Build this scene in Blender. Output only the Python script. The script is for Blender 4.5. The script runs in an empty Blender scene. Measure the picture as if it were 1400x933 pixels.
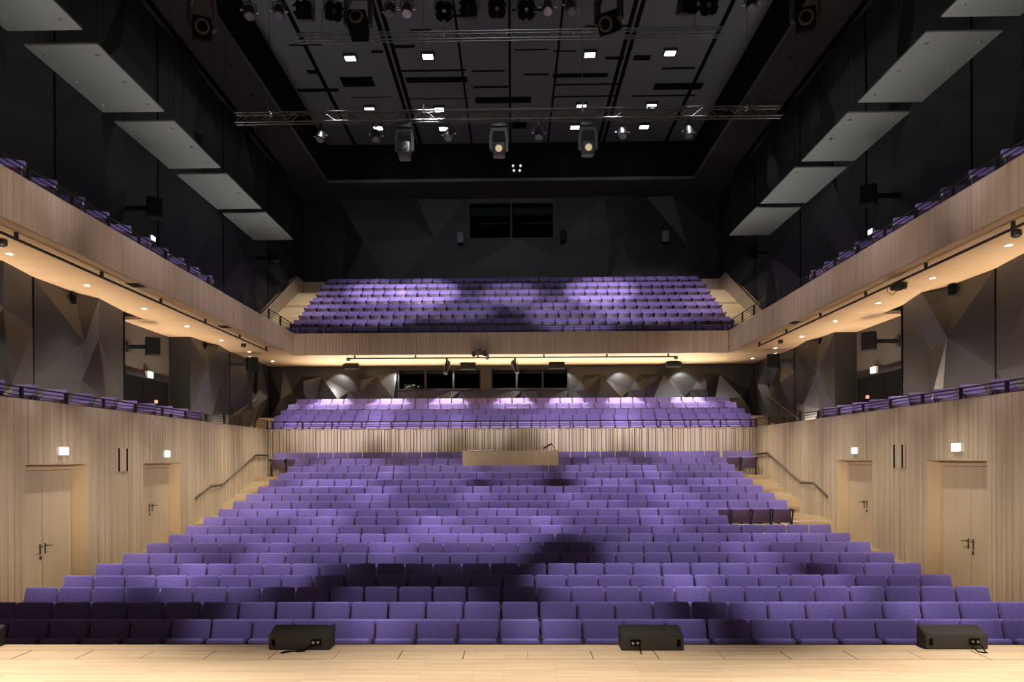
import bpy, bmesh, math, random
from mathutils import Vector, Matrix, Euler
from mathutils.geometry import delaunay_2d_cdt

random.seed(7)
scene = bpy.context.scene
COL = scene.collection
R = math.radians

# ------------------------------------------------------------------ camera
F = 960.0            # focal length in pixels of the 1400 px wide frame
EYE = 3.05           # camera height above the floor of the front row
CX, CY = 684.2, 629.0
camd = bpy.data.cameras.new('camera')
cam = bpy.data.objects.new('camera', camd)
COL.objects.link(cam)
CAMX = 0.08
cam.location = (CAMX, 0, EYE)
cam.rotation_euler = (R(90), R(0.236), R(1.0))
camd.sensor_width = 36.0
camd.lens = F / 1400 * 36
camd.shift_x = (700 - CX) / 1400
camd.shift_y = (CY - 466.5) / 1400
camd.clip_end = 200
scene.camera = cam
RM = Euler(cam.rotation_euler).to_matrix()


def ray(px, py):
    return RM @ Vector(((px - CX) / F, (CY - py) / F, -1.0))


def at_y(px, py, Y):
    d = ray(px, py)
    return Vector((CAMX, 0, EYE)) + d * (Y / d.y)


def at_x(px, py, X):
    d = ray(px, py)
    return Vector((CAMX, 0, EYE)) + d * ((X - CAMX) / d.x)


def at_z(px, py, Z):
    d = ray(px, py)
    return Vector((CAMX, 0, EYE)) + d * ((Z - EYE) / d.z)


def project(p):
    v = RM.transposed() @ (Vector(p) - Vector((CAMX, 0, EYE)))
    return CX + F * v.x / -v.z, CY - F * v.y / -v.z


def Z(rel):
    return EYE + rel


# --------------------------------------------------------------- materials
MATS = {}


def newmat(name):
    m = bpy.data.materials.new(name)
    m.use_nodes = True
    MATS[name] = m
    nt = m.node_tree
    return m, nt, nt.nodes['Principled BSDF']


def plain(name, col, rough=0.6, metal=0.0, spec=0.5, noise=0.0, nscale=8.0, bump=0.0, bscale=200.0):
    m, nt, b = newmat(name)
    b.inputs['Base Color'].default_value = (*col, 1)
    b.inputs['Roughness'].default_value = rough
    b.inputs['Metallic'].default_value = metal
    b.inputs['Specular IOR Level'].default_value = spec
    tc = nt.nodes.new('ShaderNodeTexCoord')
    if noise > 0:
        n = nt.nodes.new('ShaderNodeTexNoise')
        n.inputs['Scale'].default_value = nscale
        n.inputs['Detail'].default_value = 4
        nt.links.new(tc.outputs['Object'], n.inputs['Vector'])
        r = nt.nodes.new('ShaderNodeMapRange')
        r.inputs['To Min'].default_value = 1 - noise
        r.inputs['To Max'].default_value = 1 + noise
        nt.links.new(n.outputs['Fac'], r.inputs['Value'])
        h = nt.nodes.new('ShaderNodeVectorMath')
        h.operation = 'SCALE'
        h.inputs[0].default_value = col
        nt.links.new(r.outputs['Result'], h.inputs['Scale'])
        nt.links.new(h.outputs['Vector'], b.inputs['Base Color'])
    if bump > 0:
        n2 = nt.nodes.new('ShaderNodeTexNoise')
        n2.inputs['Scale'].default_value = bscale
        nt.links.new(tc.outputs['Object'], n2.inputs['Vector'])
        bp = nt.nodes.new('ShaderNodeBump')
        bp.inputs['Strength'].default_value = bump
        bp.inputs['Distance'].default_value = 0.002
        nt.links.new(n2.outputs['Fac'], bp.inputs['Height'])
        nt.links.new(bp.outputs['Normal'], b.inputs['Normal'])
    return m


def emit(name, col, strength):
    m, nt, b = newmat(name)
    b.inputs['Base Color'].default_value = (0.02, 0.02, 0.02, 1)
    b.inputs['Emission Color'].default_value = (*col, 1)
    b.inputs['Emission Strength'].default_value = strength
    return m


def wood(name, c1, c2, grain='Z', island=0.25, rough=0.45, streak=1.0, scale=1.0):
    """pale timber; grain runs along the named axis, each batten a slightly different tone"""
    m, nt, b = newmat(name)
    tc = nt.nodes.new('ShaderNodeTexCoord')
    mp = nt.nodes.new('ShaderNodeMapping')
    s = {'X': (0.5, 14, 14), 'Y': (14, 0.5, 14), 'Z': (14, 14, 0.5)}[grain]
    mp.inputs['Scale'].default_value = [v * scale for v in s]
    nt.links.new(tc.outputs['Object'], mp.inputs['Vector'])
    n = nt.nodes.new('ShaderNodeTexNoise')
    n.inputs['Scale'].default_value = 1.0
    n.inputs['Detail'].default_value = 5
    n.inputs['Roughness'].default_value = 0.6
    nt.links.new(mp.outputs['Vector'], n.inputs['Vector'])
    g = nt.nodes.new('ShaderNodeNewGeometry')
    mr = nt.nodes.new('ShaderNodeMath')
    mr.operation = 'MULTIPLY_ADD'
    mr.inputs[1].default_value = island
    nt.links.new(g.outputs['Random Per Island'], mr.inputs[0])
    mm = nt.nodes.new('ShaderNodeMath')
    mm.operation = 'MULTIPLY_ADD'
    mm.inputs[1].default_value = streak
    mm.inputs[2].default_value = 0.5 - 0.5 * streak - island * 0.5
    nt.links.new(n.outputs['Fac'], mm.inputs[0])
    nt.links.new(mm.outputs[0], mr.inputs[2])
    cr = nt.nodes.new('ShaderNodeValToRGB')
    cr.color_ramp.elements[0].position = 0.15
    cr.color_ramp.elements[0].color = (*c1, 1)
    cr.color_ramp.elements[1].position = 0.85
    cr.color_ramp.elements[1].color = (*c2, 1)
    nt.links.new(mr.outputs[0], cr.inputs['Fac'])
    nt.links.new(cr.outputs['Color'], b.inputs['Base Color'])
    b.inputs['Roughness'].default_value = rough
    b.inputs['Specular IOR Level'].default_value = 0.3
    return m


def planks(name, c1, c2, along='X', pw=0.09, pl=1.6, rough=0.4):
    """strip parquet / plank boards from a brick texture"""
    m, nt, b = newmat(name)
    tc = nt.nodes.new('ShaderNodeTexCoord')
    mp = nt.nodes.new('ShaderNodeMapping')
    if along == 'Y':
        mp.inputs['Rotation'].default_value = (0, 0, R(90))
    nt.links.new(tc.outputs['Object'], mp.inputs['Vector'])
    br = nt.nodes.new('ShaderNodeTexBrick')
    br.offset = 0.37
    br.inputs['Color1'].default_value = (*c1, 1)
    br.inputs['Color2'].default_value = (*c2, 1)
    br.inputs['Mortar'].default_value = (*[v * 0.72 for v in c1], 1)
    br.inputs['Scale'].default_value = 1.0
    br.inputs['Mortar Size'].default_value = 0.0018
    br.inputs['Brick Width'].default_value = pl
    br.inputs['Row Height'].default_value = pw
    nt.links.new(mp.outputs['Vector'], br.inputs['Vector'])
    mp2 = nt.nodes.new('ShaderNodeMapping')
    mp2.inputs['Scale'].default_value = (1.2, 22, 22) if along == 'X' else (22, 1.2, 22)
    nt.links.new(tc.outputs['Object'], mp2.inputs['Vector'])
    n = nt.nodes.new('ShaderNodeTexNoise')
    n.inputs['Scale'].default_value = 1.0
    n.inputs['Detail'].default_value = 4
    nt.links.new(mp2.outputs['Vector'], n.inputs['Vector'])
    r = nt.nodes.new('ShaderNodeMapRange')
    r.inputs['To Min'].default_value = 0.86
    r.inputs['To Max'].default_value = 1.1
    nt.links.new(n.outputs['Fac'], r.inputs['Value'])
    vm = nt.nodes.new('ShaderNodeVectorMath')
    vm.operation = 'SCALE'
    nt.links.new(br.outputs['Color'], vm.inputs[0])
    nt.links.new(r.outputs['Result'], vm.inputs['Scale'])
    nt.links.new(vm.outputs['Vector'], b.inputs['Base Color'])
    b.inputs['Roughness'].default_value = rough
    b.inputs['Specular IOR Level'].default_value = 0.3
    return m


W1, W2 = (0.44, 0.335, 0.235), (0.58, 0.465, 0.34)
M_RIB = wood('timber_batten', W1, W2, 'Z', island=0.5)
M_RIBX = wood('timber_batten_dark', (0.24, 0.165, 0.10), (0.36, 0.26, 0.165), 'Z', island=0.6)
M_FASCIA = wood('timber_fascia', (0.42, 0.315, 0.23), (0.54, 0.42, 0.32), 'Z', island=0.4)
M_DOOR = wood('timber_door', (0.48, 0.365, 0.25), (0.58, 0.455, 0.325), 'Z', island=0.15)
M_REVEAL = wood('timber_reveal', (0.52, 0.37, 0.23), (0.60, 0.44, 0.28), 'Z', island=0.1)
M_SOFFIT = planks('timber_soffit', (0.66, 0.47, 0.27), (0.72, 0.53, 0.32), 'X', 0.45, 2.4)
M_STAGE = planks('stage_parquet', (0.60, 0.43, 0.265), (0.70, 0.53, 0.35), 'X', 0.045, 0.7)
M_STEP = planks('timber_step', (0.52, 0.39, 0.24), (0.60, 0.46, 0.30), 'X', 0.12, 2.0)
M_GROOVE = plain('groove_black', (0.015, 0.012, 0.01), 0.9)
M_FACET = plain('facet_grey', (0.021, 0.021, 0.0215), 0.38, 0.0, 0.5, noise=0.12, nscale=1.5)
M_FACETU = plain('facet_charcoal', (0.020, 0.020, 0.0225), 0.5, 0.0, 0.4, noise=0.15, nscale=1.5)
M_TAUPE = plain('recess_taupe', (0.070, 0.062, 0.055), 0.7, 0.0, 0.3)
M_RING = plain('ceiling_ring_black', (0.055, 0.053, 0.051), 0.7, noise=0.1, nscale=0.7)
M_CEIL = plain('ceiling_panel_grey', (0.125, 0.132, 0.145), 0.75, noise=0.12, nscale=0.5)
M_BLACK = plain('matt_black', (0.004, 0.004, 0.0045), 0.9, 0.0, 0.06)
M_HANDLE = plain('dark_steel', (0.16, 0.15, 0.14), 0.35, 0.9)
M_BLACKM = plain('black_steel', (0.010, 0.010, 0.011), 0.45)
M_CAB = plain('black_cabinet', (0.030, 0.027, 0.024), 0.6, noise=0.1, nscale=30, bump=0.4, bscale=300)
M_CABTOP = plain('black_cabinet_grille', (0.007, 0.0075, 0.007), 0.8, 0.0, 0.15)
M_STEEL = plain('brushed_steel', (0.55, 0.55, 0.56), 0.3, 1.0)
M_ALU = plain('truss_aluminium', (0.12, 0.118, 0.115), 0.38, 0.85)
M_BRIGHT = plain('bright_metal', (0.75, 0.72, 0.68), 0.22, 1.0)
M_PANEL = plain('reflector_grey', (0.22, 0.23, 0.22), 0.5, noise=0.06, nscale=1.0)
M_MAROON = plain('seat_underside_maroon', (0.060, 0.026, 0.060), 0.5, noise=0.08, nscale=20)
M_ARM = plain('armrest_black', (0.010, 0.009, 0.010), 0.45)
M_WARMLENS = plain('warm_lens', (0.55, 0.42, 0.22), 0.12, 0.6)
M_AMBER = plain('amber_lens', (0.32, 0.14, 0.05), 0.15, 0.6)
M_COOLLENS = plain('cool_lens', (0.13, 0.15, 0.2), 0.2, 0.5)
M_WHITE = plain('white_board', (0.75, 0.72, 0.68), 0.5)
M_RED = plain('dark_red_enamel', (0.10, 0.012, 0.012), 0.35)
M_BOXGREY = plain('speaker_grey', (0.10, 0.125, 0.16), 0.45)
M_SPK = plain('speaker_charcoal', (0.006, 0.006, 0.006), 0.7, 0.0, 0.2, noise=0.15, nscale=60)
E_SIGN = emit('sign_glow', (0.80, 0.93, 1.0), 6.0)
E_FLOOD = emit('flood_glow', (0.92, 0.96, 1.0), 22.0)
E_DOWN = emit('downlight_glow', (1.0, 0.90, 0.74), 7.0)
E_DOT = emit('lamp_dot_glow', (1.0, 0.98, 0.92), 0.8)
E_GREEN = emit('indicator_glow', (0.55, 0.85, 0.30), 0.8)
E_REDSIGN = emit('red_sign_glow', (1.0, 0.35, 0.22), 1.5)
E_GLINT = emit('lens_glint_glow', (1.0, 0.78, 0.42), 0.55)  # warm glint on two lenses, put in as a faint glow


def fabric(name, c1, c2):
    m, nt, b = newmat(name)
    tc = nt.nodes.new('ShaderNodeTexCoord')
    n = nt.nodes.new('ShaderNodeTexNoise')
    n.inputs['Scale'].default_value = 26.0
    n.inputs['Detail'].default_value = 6
    nt.links.new(tc.outputs['Object'], n.inputs['Vector'])
    cr = nt.nodes.new('ShaderNodeValToRGB')
    cr.color_ramp.elements[0].position = 0.3
    cr.color_ramp.elements[0].color = (*c1, 1)
    cr.color_ramp.elements[1].position = 0.7
    cr.color_ramp.elements[1].color = (*c2, 1)
    nt.links.new(n.outputs['Fac'], cr.inputs['Fac'])
    nt.links.new(cr.outputs['Color'], b.inputs['Base Color'])
    b.inputs['Roughness'].default_value = 0.85
    b.inputs['Specular IOR Level'].default_value = 0.15
    b.inputs['Sheen Weight'].default_value = 0.35
    b.inputs['Sheen Roughness'].default_value = 0.4
    b.inputs['Sheen Tint'].default_value = (0.75, 0.65, 1.0, 1)
    w = nt.nodes.new('ShaderNodeTexWave')
    w.inputs['Scale'].default_value = 90
    w.bands_direction = 'Z'
    nt.links.new(tc.outputs['Object'], w.inputs['Vector'])
    bp = nt.nodes.new('ShaderNodeBump')
    bp.inputs['Strength'].default_value = 0.15
    bp.inputs['Distance'].default_value = 0.001
    nt.links.new(w.outputs['Fac'], bp.inputs['Height'])
    nt.links.new(bp.outputs['Normal'], b.inputs['Normal'])
    return m


M_FABRIC = fabric('purple_wool', (0.175, 0.125, 0.335), (0.205, 0.150, 0.385))


def glass(name):
    m, nt, b = newmat(name)
    out = nt.nodes['Material Output']
    nt.nodes.remove(b)
    tr = nt.nodes.new('ShaderNodeBsdfTransparent')
    tr.inputs['Color'].default_value = (0.75, 0.78, 0.78, 1)
    gl = nt.nodes.new('ShaderNodeBsdfGlossy')
    gl.inputs['Roughness'].default_value = 0.02
    gl.inputs['Color'].default_value = (0.9, 0.9, 0.9, 1)
    fr = nt.nodes.new('ShaderNodeFresnel')
    fr.inputs['IOR'].default_value = 1.08
    mx = nt.nodes.new('ShaderNodeMixShader')
    nt.links.new(fr.outputs[0], mx.inputs[0])
    nt.links.new(tr.outputs[0], mx.inputs[1])
    nt.links.new(gl.outputs[0], mx.inputs[2])
    nt.links.new(mx.outputs[0], out.inputs['Surface'])
    return m


M_GLASS = glass('window_glass')


# ------------------------------------------------------------ mesh builder
class MB:
    def __init__(self):
        self.v, self.f, self.mi = [], [], []

    def quad(self, a, b, c, d, m=0):
        i = len(self.v)
        self.v += [tuple(a), tuple(b), tuple(c), tuple(d)]
        self.f.append((i, i + 1, i + 2, i + 3))
        self.mi.append(m)

    def box(self, x0, x1, y0, y1, z0, z1, m=0, T=None):
        P = [Vector((x, y, z)) for z in (z0, z1) for y in (y0, y1) for x in (x0, x1)]
        if T is not None:
            P = [T @ p for p in P]
        i = len(self.v)
        self.v += [tuple(p) for p in P]
        for q in ((0, 2, 3, 1), (4, 5, 7, 6), (0, 1, 5, 4), (2, 6, 7, 3), (0, 4, 6, 2), (1, 3, 7, 5)):
            self.f.append(tuple(i + k for k in q))
            self.mi.append(m)
        return self

    def prism(self, poly, axis, a, b, m=0):
        """poly: list of 2D points in the plane normal to axis; extruded from a to b"""
        n = len(poly)

        def P(u, v, w):
            return {'X': (w, u, v), 'Y': (u, w, v), 'Z': (u, v, w)}[axis]
        i = len(self.v)
        self.v += [P(u, v, a) for u, v in poly] + [P(u, v, b) for u, v in poly]
        self.f.append(tuple(i + k for k in range(n))[::-1])
        self.f.append(tuple(i + n + k for k in range(n)))
        for k in range(n):
            l = (k + 1) % n
            self.f.append((i + k, i + l, i + n + l, i + n + k))
        self.mi += [m] * (n + 2)
        return self

    def tube(self, pts, r, n=8, m=0, cap=True):
        pts = [Vector(p) for p in pts]
        rings = []
        up = None
        for k, p in enumerate(pts):
            if k == 0:
                t = pts[1] - p
            elif k == len(pts) - 1:
                t = p - pts[k - 1]
            else:
                t = (pts[k + 1] - p).normalized() + (p - pts[k - 1]).normalized()
            t.normalize()
            if up is None:
                up = Vector((0, 0, 1)) if abs(t.z) < 0.9 else Vector((0, 1, 0))
            s = t.cross(up).normalized()
            u = s.cross(t).normalized()
            rr = r[k] if isinstance(r, (list, tuple)) else r
            i = len(self.v)
            for a in range(n):
                an = 2 * math.pi * a / n
                self.v.append(tuple(p + s * (rr * math.cos(an)) + u * (rr * math.sin(an))))
            rings.append(i)
        for k in range(len(rings) - 1):
            for a in range(n):
                b = (a + 1) % n
                self.f.append((rings[k] + a, rings[k] + b, rings[k + 1] + b, rings[k + 1] + a))
                self.mi.append(m)
        if cap:
            self.f.append(tuple(rings[0] + a for a in range(n))[::-1])
            self.f.append(tuple(rings[-1] + a for a in range(n)))
            self.mi += [m, m]
        return self

    def append(self, verts, faces, mats, T, mo=0):
        i = len(self.v)
        self.v += [tuple(T @ Vector(p)) for p in verts]
        self.f += [tuple(i + k for k in f) for f in faces]
        self.mi += [m + mo for m in mats]

    def mesh(self, name, mats, smooth=None):
        me = bpy.data.meshes.new(name)
        me.from_pydata(self.v, [], self.f)
        for m in (mats if isinstance(mats, (list, tuple)) else [mats]):
            me.materials.append(m)
        me.polygons.foreach_set('material_index', self.mi)
        if smooth is not None:
            me.shade_smooth()
            me.set_sharp_from_angle(angle=R(smooth))
        me.update()
        return me

    def build(self, name, mats, parent=None, smooth=None, loc=None):
        o = bpy.data.objects.new(name, self.mesh(name, mats, smooth))
        COL.objects.link(o)
        if parent is not None:
            o.parent = parent
        if loc is not None:
            o.location = loc
        return o


def recenter(o, p):
    """move a mesh object's origin to p (world), keeping the geometry in place"""
    p = Vector(p)
    o.data.transform(Matrix.Translation(-p))
    o.location = p
    return o


def bevel_box(sx, sy, sz, r, seg=2, mat_edges=True):
    bm = bmesh.new()
    bmesh.ops.create_cube(bm, size=1.0)
    bmesh.ops.scale(bm, vec=(sx, sy, sz), verts=bm.verts)
    bmesh.ops.bevel(bm, geom=list(bm.edges), offset=r, segments=seg, affect='EDGES', profile=0.5)
    bm.verts.ensure_lookup_table()
    v = [tuple(x.co) for x in bm.verts]
    f = [tuple(x.index for x in fc.verts) for fc in bm.faces]
    bm.free()
    return v, f


def tag(o, label, cat=None, group=None, kind=None):
    if label:
        o['label'] = label
    if cat:
        o['category'] = cat
    if group:
        o['group'] = group
    if kind:
        o['kind'] = kind
    return o


def struct(o, label=None, cat=None):
    o['kind'] = 'structure'
    if label:
        o['label'] = label
    if cat:
        o['category'] = cat
    return o


def empty(name, loc=(0, 0, 0), rot=(0, 0, 0), label=None, cat=None, group=None):
    o = bpy.data.objects.new(name, None)
    COL.objects.link(o)
    o.location = loc
    o.rotation_euler = rot
    o.empty_display_size = 0.2
    return tag(o, label, cat, group)


def child(name, me, parent, M=None):
    o = bpy.data.objects.new(name, me)
    COL.objects.link(o)
    o.parent = parent
    if M is not None:
        o.matrix_local = M
    return o


def copy_tree(o, parent=None):
    c = o.copy()
    COL.objects.link(c)
    c.parent = parent
    for ch in o.children:
        copy_tree(ch, c)
    return c


ORD = ['', 'first', 'second', 'third', 'fourth', 'fifth', 'sixth', 'seventh', 'eighth', 'ninth', 'tenth', 'eleventh',
       'twelfth', 'thirteenth', 'fourteenth', 'fifteenth', 'sixteenth', 'seventeenth', 'eighteenth', 'nineteenth']

# -------------------------------------------------------------- dimensions
XW = 9.11       # timber side walls of the stalls
XF = 8.82       # fascia plane of the side galleries
XD = 11.1       # dark faceted side walls
ZWALL = Z(1.17)
ZSOF = Z(4.32)
ZFAS = Z(5.17)
YB = 26.3       # back wall of the stalls
YF = 28.5       # fascia of the rear balcony
YL = 32.1       # back wall under the balcony
YU = 37.4       # back wall of the upper balcony
ZRING = Z(13.9)
ZCEIL = Z(15.8)
XC = 9.13       # ceiling opening half width
YC = 35.0
ZSTAGE = Z(-1.8)
YSTAGE = 6.83
Y0 = 4.0        # where the hall walls begin, behind the frame edge

# stalls rows: backrest top y in pixels, pitch in pixels, one boundary in pixels, left end, right end (None: beyond frame)
q = 6.218
ROWS = [
    (846.9, 56.6, 682.3, None, None), (823.1, 51.6, 685.2, None, None), (802.2, 47.1, 686.8, 33, 1354),
    (786.2, 43.4, 687.6, 86, 1302), (770.2, 39.1, 670.3, 130, 1260), (755.6, 37.7, 690.4, 167, 1223.7),
    (741.4, 34.3, 675.1, 200, 1190.7), (729.5, 33.5, 692.8, 230, 1163), (717.9, 30.5, 678, 254, 1137),
    (705.7, 30.07, 694.1, 277, 995.7), (694.9, 27.6, 681.3, 298, 983), (684.4, 27.3, 695.2, 318, 1077),
    (674.5, 25.2, 683.1, 336, 1059.7), (664.7, 25.0, 697, 352, 1044), (654.7, 23.1, 685.2, 367, 1030),
    (645.4, 22.96, 696.8, 380, 1017.4), (636.3, 21.4, 686.4, 392, 1005.5), (626.2, 21.2, 783.3, 402.7, 994.6),
    (617.7, 20.4, 780.5, 415, 984.6)]


def row_d(k):
    return 0.9 * (k + 9.6)


# --------------------------------------------------------------- seat kit
SEAT_W = 0.55
REC = R(16)


def seat_parts():
    parts = {}
    # backrest: rounded panel reclining backwards, its top front edge at y=0, z=0.88
    v, f = bevel_box(0.516, 0.075, 0.50, 0.036, 3)
    T = Matrix.Translation((0, 0, 0.88)) @ Matrix.Rotation(-REC, 4, 'X') @ Matrix.Translation((0, 0.035, -0.25))
    # slight cushion bulge
    vv = []
    for x, y, z in v:
        b = 0.012 * (1 - (x / 0.26) ** 2) * (1 - (z / 0.25) ** 2)
        vv.append((x, y - (b if y < 0 else 0), z))
    mb = MB(); mb.append(vv, f, [0] * len(f), T); parts['backrest'] = (mb, M_FABRIC)
    # folded-up cushion and its underside shell
    v, f = bevel_box(0.485, 0.105, 0.40, 0.035, 3)
    T = Matrix.Translation((0, -0.245, 0.47)) @ Matrix.Rotation(-R(10), 4, 'X')
    mb = MB(); mb.append(v, f, [0] * len(f), T); parts['seat_cushion'] = (mb, M_FABRIC)
    v, f = bevel_box(0.465, 0.03, 0.345, 0.012, 2)
    T2 = T @ Matrix.Translation((0, -0.052, -0.028))
    mb = MB(); mb.append(v, f, [0] * len(f), T2); parts['seat_pan'] = (mb, M_MAROON)
    return parts


SP = seat_parts()
SEAT_ME = {k: mb.mesh('seat_' + k, m, 40) for k, (mb, m) in SP.items()}


def arm_mb():
    mb = MB()
    mb.prism([(-0.44, 0.600), (-0.40, 0.588), (-0.10, 0.60), (-0.07, 0.64), (-0.42, 0.632)], 'X', -0.022, 0.022)
    return mb


def leg_mb():
    mb = MB()
    mb.prism([(-0.39, 0.60), (-0.35, 0.60), (-0.27, 0.05), (-0.40, 0.02), (-0.40, 0.0), (-0.06, 0.0), (-0.06, 0.02),
              (-0.19, 0.05), (-0.13, 0.60), (-0.16, 0.60), (-0.24, 0.15), (-0.35, 0.58)], 'X', -0.014, 0.014)
    return mb


ARM, LEG = arm_mb(), leg_mb()
SEAT_ME['armrest'] = ARM.mesh('seat_armrest', M_ARM)
SEAT_ME['leg'] = LEG.mesh('seat_leg', M_ARM)


def make_seat_proto(end):
    o = bpy.data.objects.new('auditorium_seat', None)
    COL.objects.link(o)
    o.empty_display_size = 0.2
    for n in ('backrest', 'seat_cushion', 'seat_pan'):
        child(n, SEAT_ME[n], o)
    for s in ((-1,) if not end else (-1, 1)):
        child('armrest', SEAT_ME['armrest'], o, Matrix.Translation((s * SEAT_W / 2, 0, 0)))
        child('leg', SEAT_ME['leg'], o, Matrix.Translation((s * SEAT_W / 2, 0, 0)))
    return o


PROTO = {False: make_seat_proto(False), True: make_seat_proto(True)}
USED = {False: False, True: False}


def place_seat(loc, w, label, group, end=False, rz=0.0):
    if not USED[end]:
        o = PROTO[end]; USED[end] = True
    else:
        o = copy_tree(PROTO[end])
    o.location = loc
    o.rotation_euler = (0, 0, rz)
    o.scale = (w / SEAT_W, 1, 1)
    tag(o, label, 'seat', group)
    return o


STUFF = MB()


def stuff_seat(loc, w, end=False, rz=0.0):
    T = Matrix.Translation(loc) @ Matrix.Rotation(rz, 4, 'Z') @ Matrix.Diagonal((w / SEAT_W, 1, 1, 1))
    for n, mo in (('backrest', 0), ('seat_cushion', 0), ('seat_pan', 1)):
        mb = SP[n][0]
        STUFF.append(mb.v, mb.f, mb.mi, T, mo)
    for s in ((-1,) if not end else (-1, 1)):
        TT = T @ Matrix.Translation((s * SEAT_W / 2, 0, 0))
        STUFF.append(ARM.v, ARM.f, ARM.mi, TT, 2)
        STUFF.append(LEG.v, LEG.f, LEG.mi, TT, 2)


# ------------------------------------------------------------- the seating
ROW_NAME = ['front row', 'second row', 'third row', 'fourth row', 'fifth row', 'sixth row', 'seventh row',
            'eighth row', 'ninth row', 'tenth row']
row_floor, row_depth = [], []
for k, (py, pitch, sep, xl, xr) in enumerate(ROWS, 1):
    d = row_d(k)
    w = pitch * d / F
    top = at_y(701, py, d).z
    fl = top - 0.88
    row_floor.append(fl); row_depth.append(d)
    xb = at_y(sep, py, d).x
    XL = at_y(xl, py, d).x if xl is not None else -8.45
    XR = at_y(xr, py, d).x if xr is not None else 8.35
    if xl is not None:                                           # fit whole seats between the two row ends
        cnt = round((XR - XL) / w)
        w = (XR - XL) / cnt
        xb = XL
    n0, n1 = round((XL - xb) / w), round((XR - xb) / w)
    seats = []
    for n in range(n0, n1):
        x = xb + (n + 0.5) * w
        if k >= 18 and at_y(628, py, d).x < x < at_y(767, py, d).x:
            continue                                            # the control desk stands here
        seats.append(x)
    if k == 19:                                                  # two single pairs of seats at the ends of the last row
        a = at_y(374, py, d).x; b = at_y(1030, py, d).x
        seats = [a + w / 2, a + 1.5 * w] + seats + [b - 1.5 * w, b - w / 2]
    seen = [x for x in seats if -25 < project((x - w / 2, d, top))[0] < 1425 and 0 < project((x + w / 2 if x < 0 else x - w / 2, d, top))[0] < 1400]
    for i, x in enumerate(seats):
        end = i == len(seats) - 1 or (i + 1 < len(seats) and seats[i + 1] - x > 1.5 * w)
        loc = (x, d, fl)
        if k <= 10 and x in seen:
            j = seen.index(x)
            m = len(seen)
            whole = xl is None
            if j < m / 2:
                pos = '%s from the %s' % (ORD[j + 1], "photo's left edge" if whole else 'left aisle')
            else:
                pos = '%s from the %s' % (ORD[m - j], "photo's right edge" if whole else ('wheelchair bay' if k == 10 else 'right aisle'))
            place_seat(loc, w, 'purple folding seat, %s of the stalls, %s' % (ROW_NAME[k - 1], pos),
                       'purple folding seats in the stalls', end)
        elif k == 12 and i >= len(seats) - 3:
            nm = ['third from the aisle', 'second from the aisle', 'next to the aisle'][i - len(seats) + 3]
            place_seat(loc, w, 'purple seat showing its maroon underside behind the right-hand wheelchair bay, ' + nm,
                       'purple folding seats in the stalls', end)
        else:
            stuff_seat(loc, w, end)

# lower balcony, five rows
LB = [(576.0, 18.9, 783.3, 363.9, 1034.7), (566.8, 18.65, 708.2, 375.7, 1024.7), (559.6, 17.66, 699.2, 385.7, 1015.7),
      (551.6, 17.53, 707.4, 395, 1005.7), (544.3, 16.46, 699.8, 405, 997.3)]
lb_floor, lb_depth = [], []
for k, (py, pitch, sep, xl, xr) in enumerate(LB):
    d = 27.5 + 0.9 * k
    w = pitch * d / F
    fl = at_y(701, py, d).z - 0.88
    lb_floor.append(fl); lb_depth.append(d)
    xb = at_y(sep, py, d).x
    n0, n1 = round((at_y(xl, py, d).x - xb) / w), round((at_y(xr, py, d).x - xb) / w)
    for n in range(n0, n1):
        stuff_seat((xb + (n + 0.5) * w, d, fl), w, n == n1 - 1)

# upper balcony, eight rows
UB = [(445.9, 17.4, 732.3), (435.1, 17.1, 707.1), (424.2, 16.0, 699.2), (414.2, 16.1, 707.8), (405.1, 15.2, 699.4),
      (396.2, 15.2, 707.8), (387.2, 14.5, 700.0), (379.6, 14.5, 707.6)]
ub_floor, ub_depth = [], []
for k, (py, pitch, sep) in enumerate(UB):
    d = 29.5 + 0.97 * k
    w = pitch * d / F
    fl = at_y(701, py, d).z - 0.88
    ub_floor.append(fl); ub_depth.append(d)
    xb = at_y(sep, py, d).x
    n0, n1 = round((-9.42 - xb) / w), round((9.42 - xb) / w)
    for n in range(n0, n1):
        stuff_seat((xb + (n + 0.5) * w, d, fl), w, n == n1 - 1)

st = STUFF.build('seat_block', [M_FABRIC, M_MAROON, M_ARM], None, 40)
tag(st, 'far rows of purple seats in the rear stalls and on both rear balconies', 'seats', None, 'stuff')

# gallery seats along both sides, angled towards the stage
GAL_D = [13.2 + 0.95 * i for i in range(10)]
ZGAL = Z(0.64)
ZGALU = Z(4.83)
for side in (-1, 1):
    sname = 'left' if side < 0 else 'right'
    for i, d in enumerate(GAL_D):
        n = len(GAL_D) - i
        place_seat((side * 9.85, d, ZGAL + 0.06), 0.49,
                   'purple gallery seat above the %s timber wall, %s counting from the far railing' % (sname, ORD[n]),
                   'purple seats along the lower side galleries', True, side * R(-14))
    for i, d in enumerate(GAL_D):
        n = len(GAL_D) - i
        place_seat((side * 9.66, d + 0.3, ZGALU + 0.2), 0.52,
                   'purple seat behind the railing of the upper %s gallery, %s from its far end' % (sname, ORD[n]),
                   'purple seats along the upper side galleries', True, side * R(-24))

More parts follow.
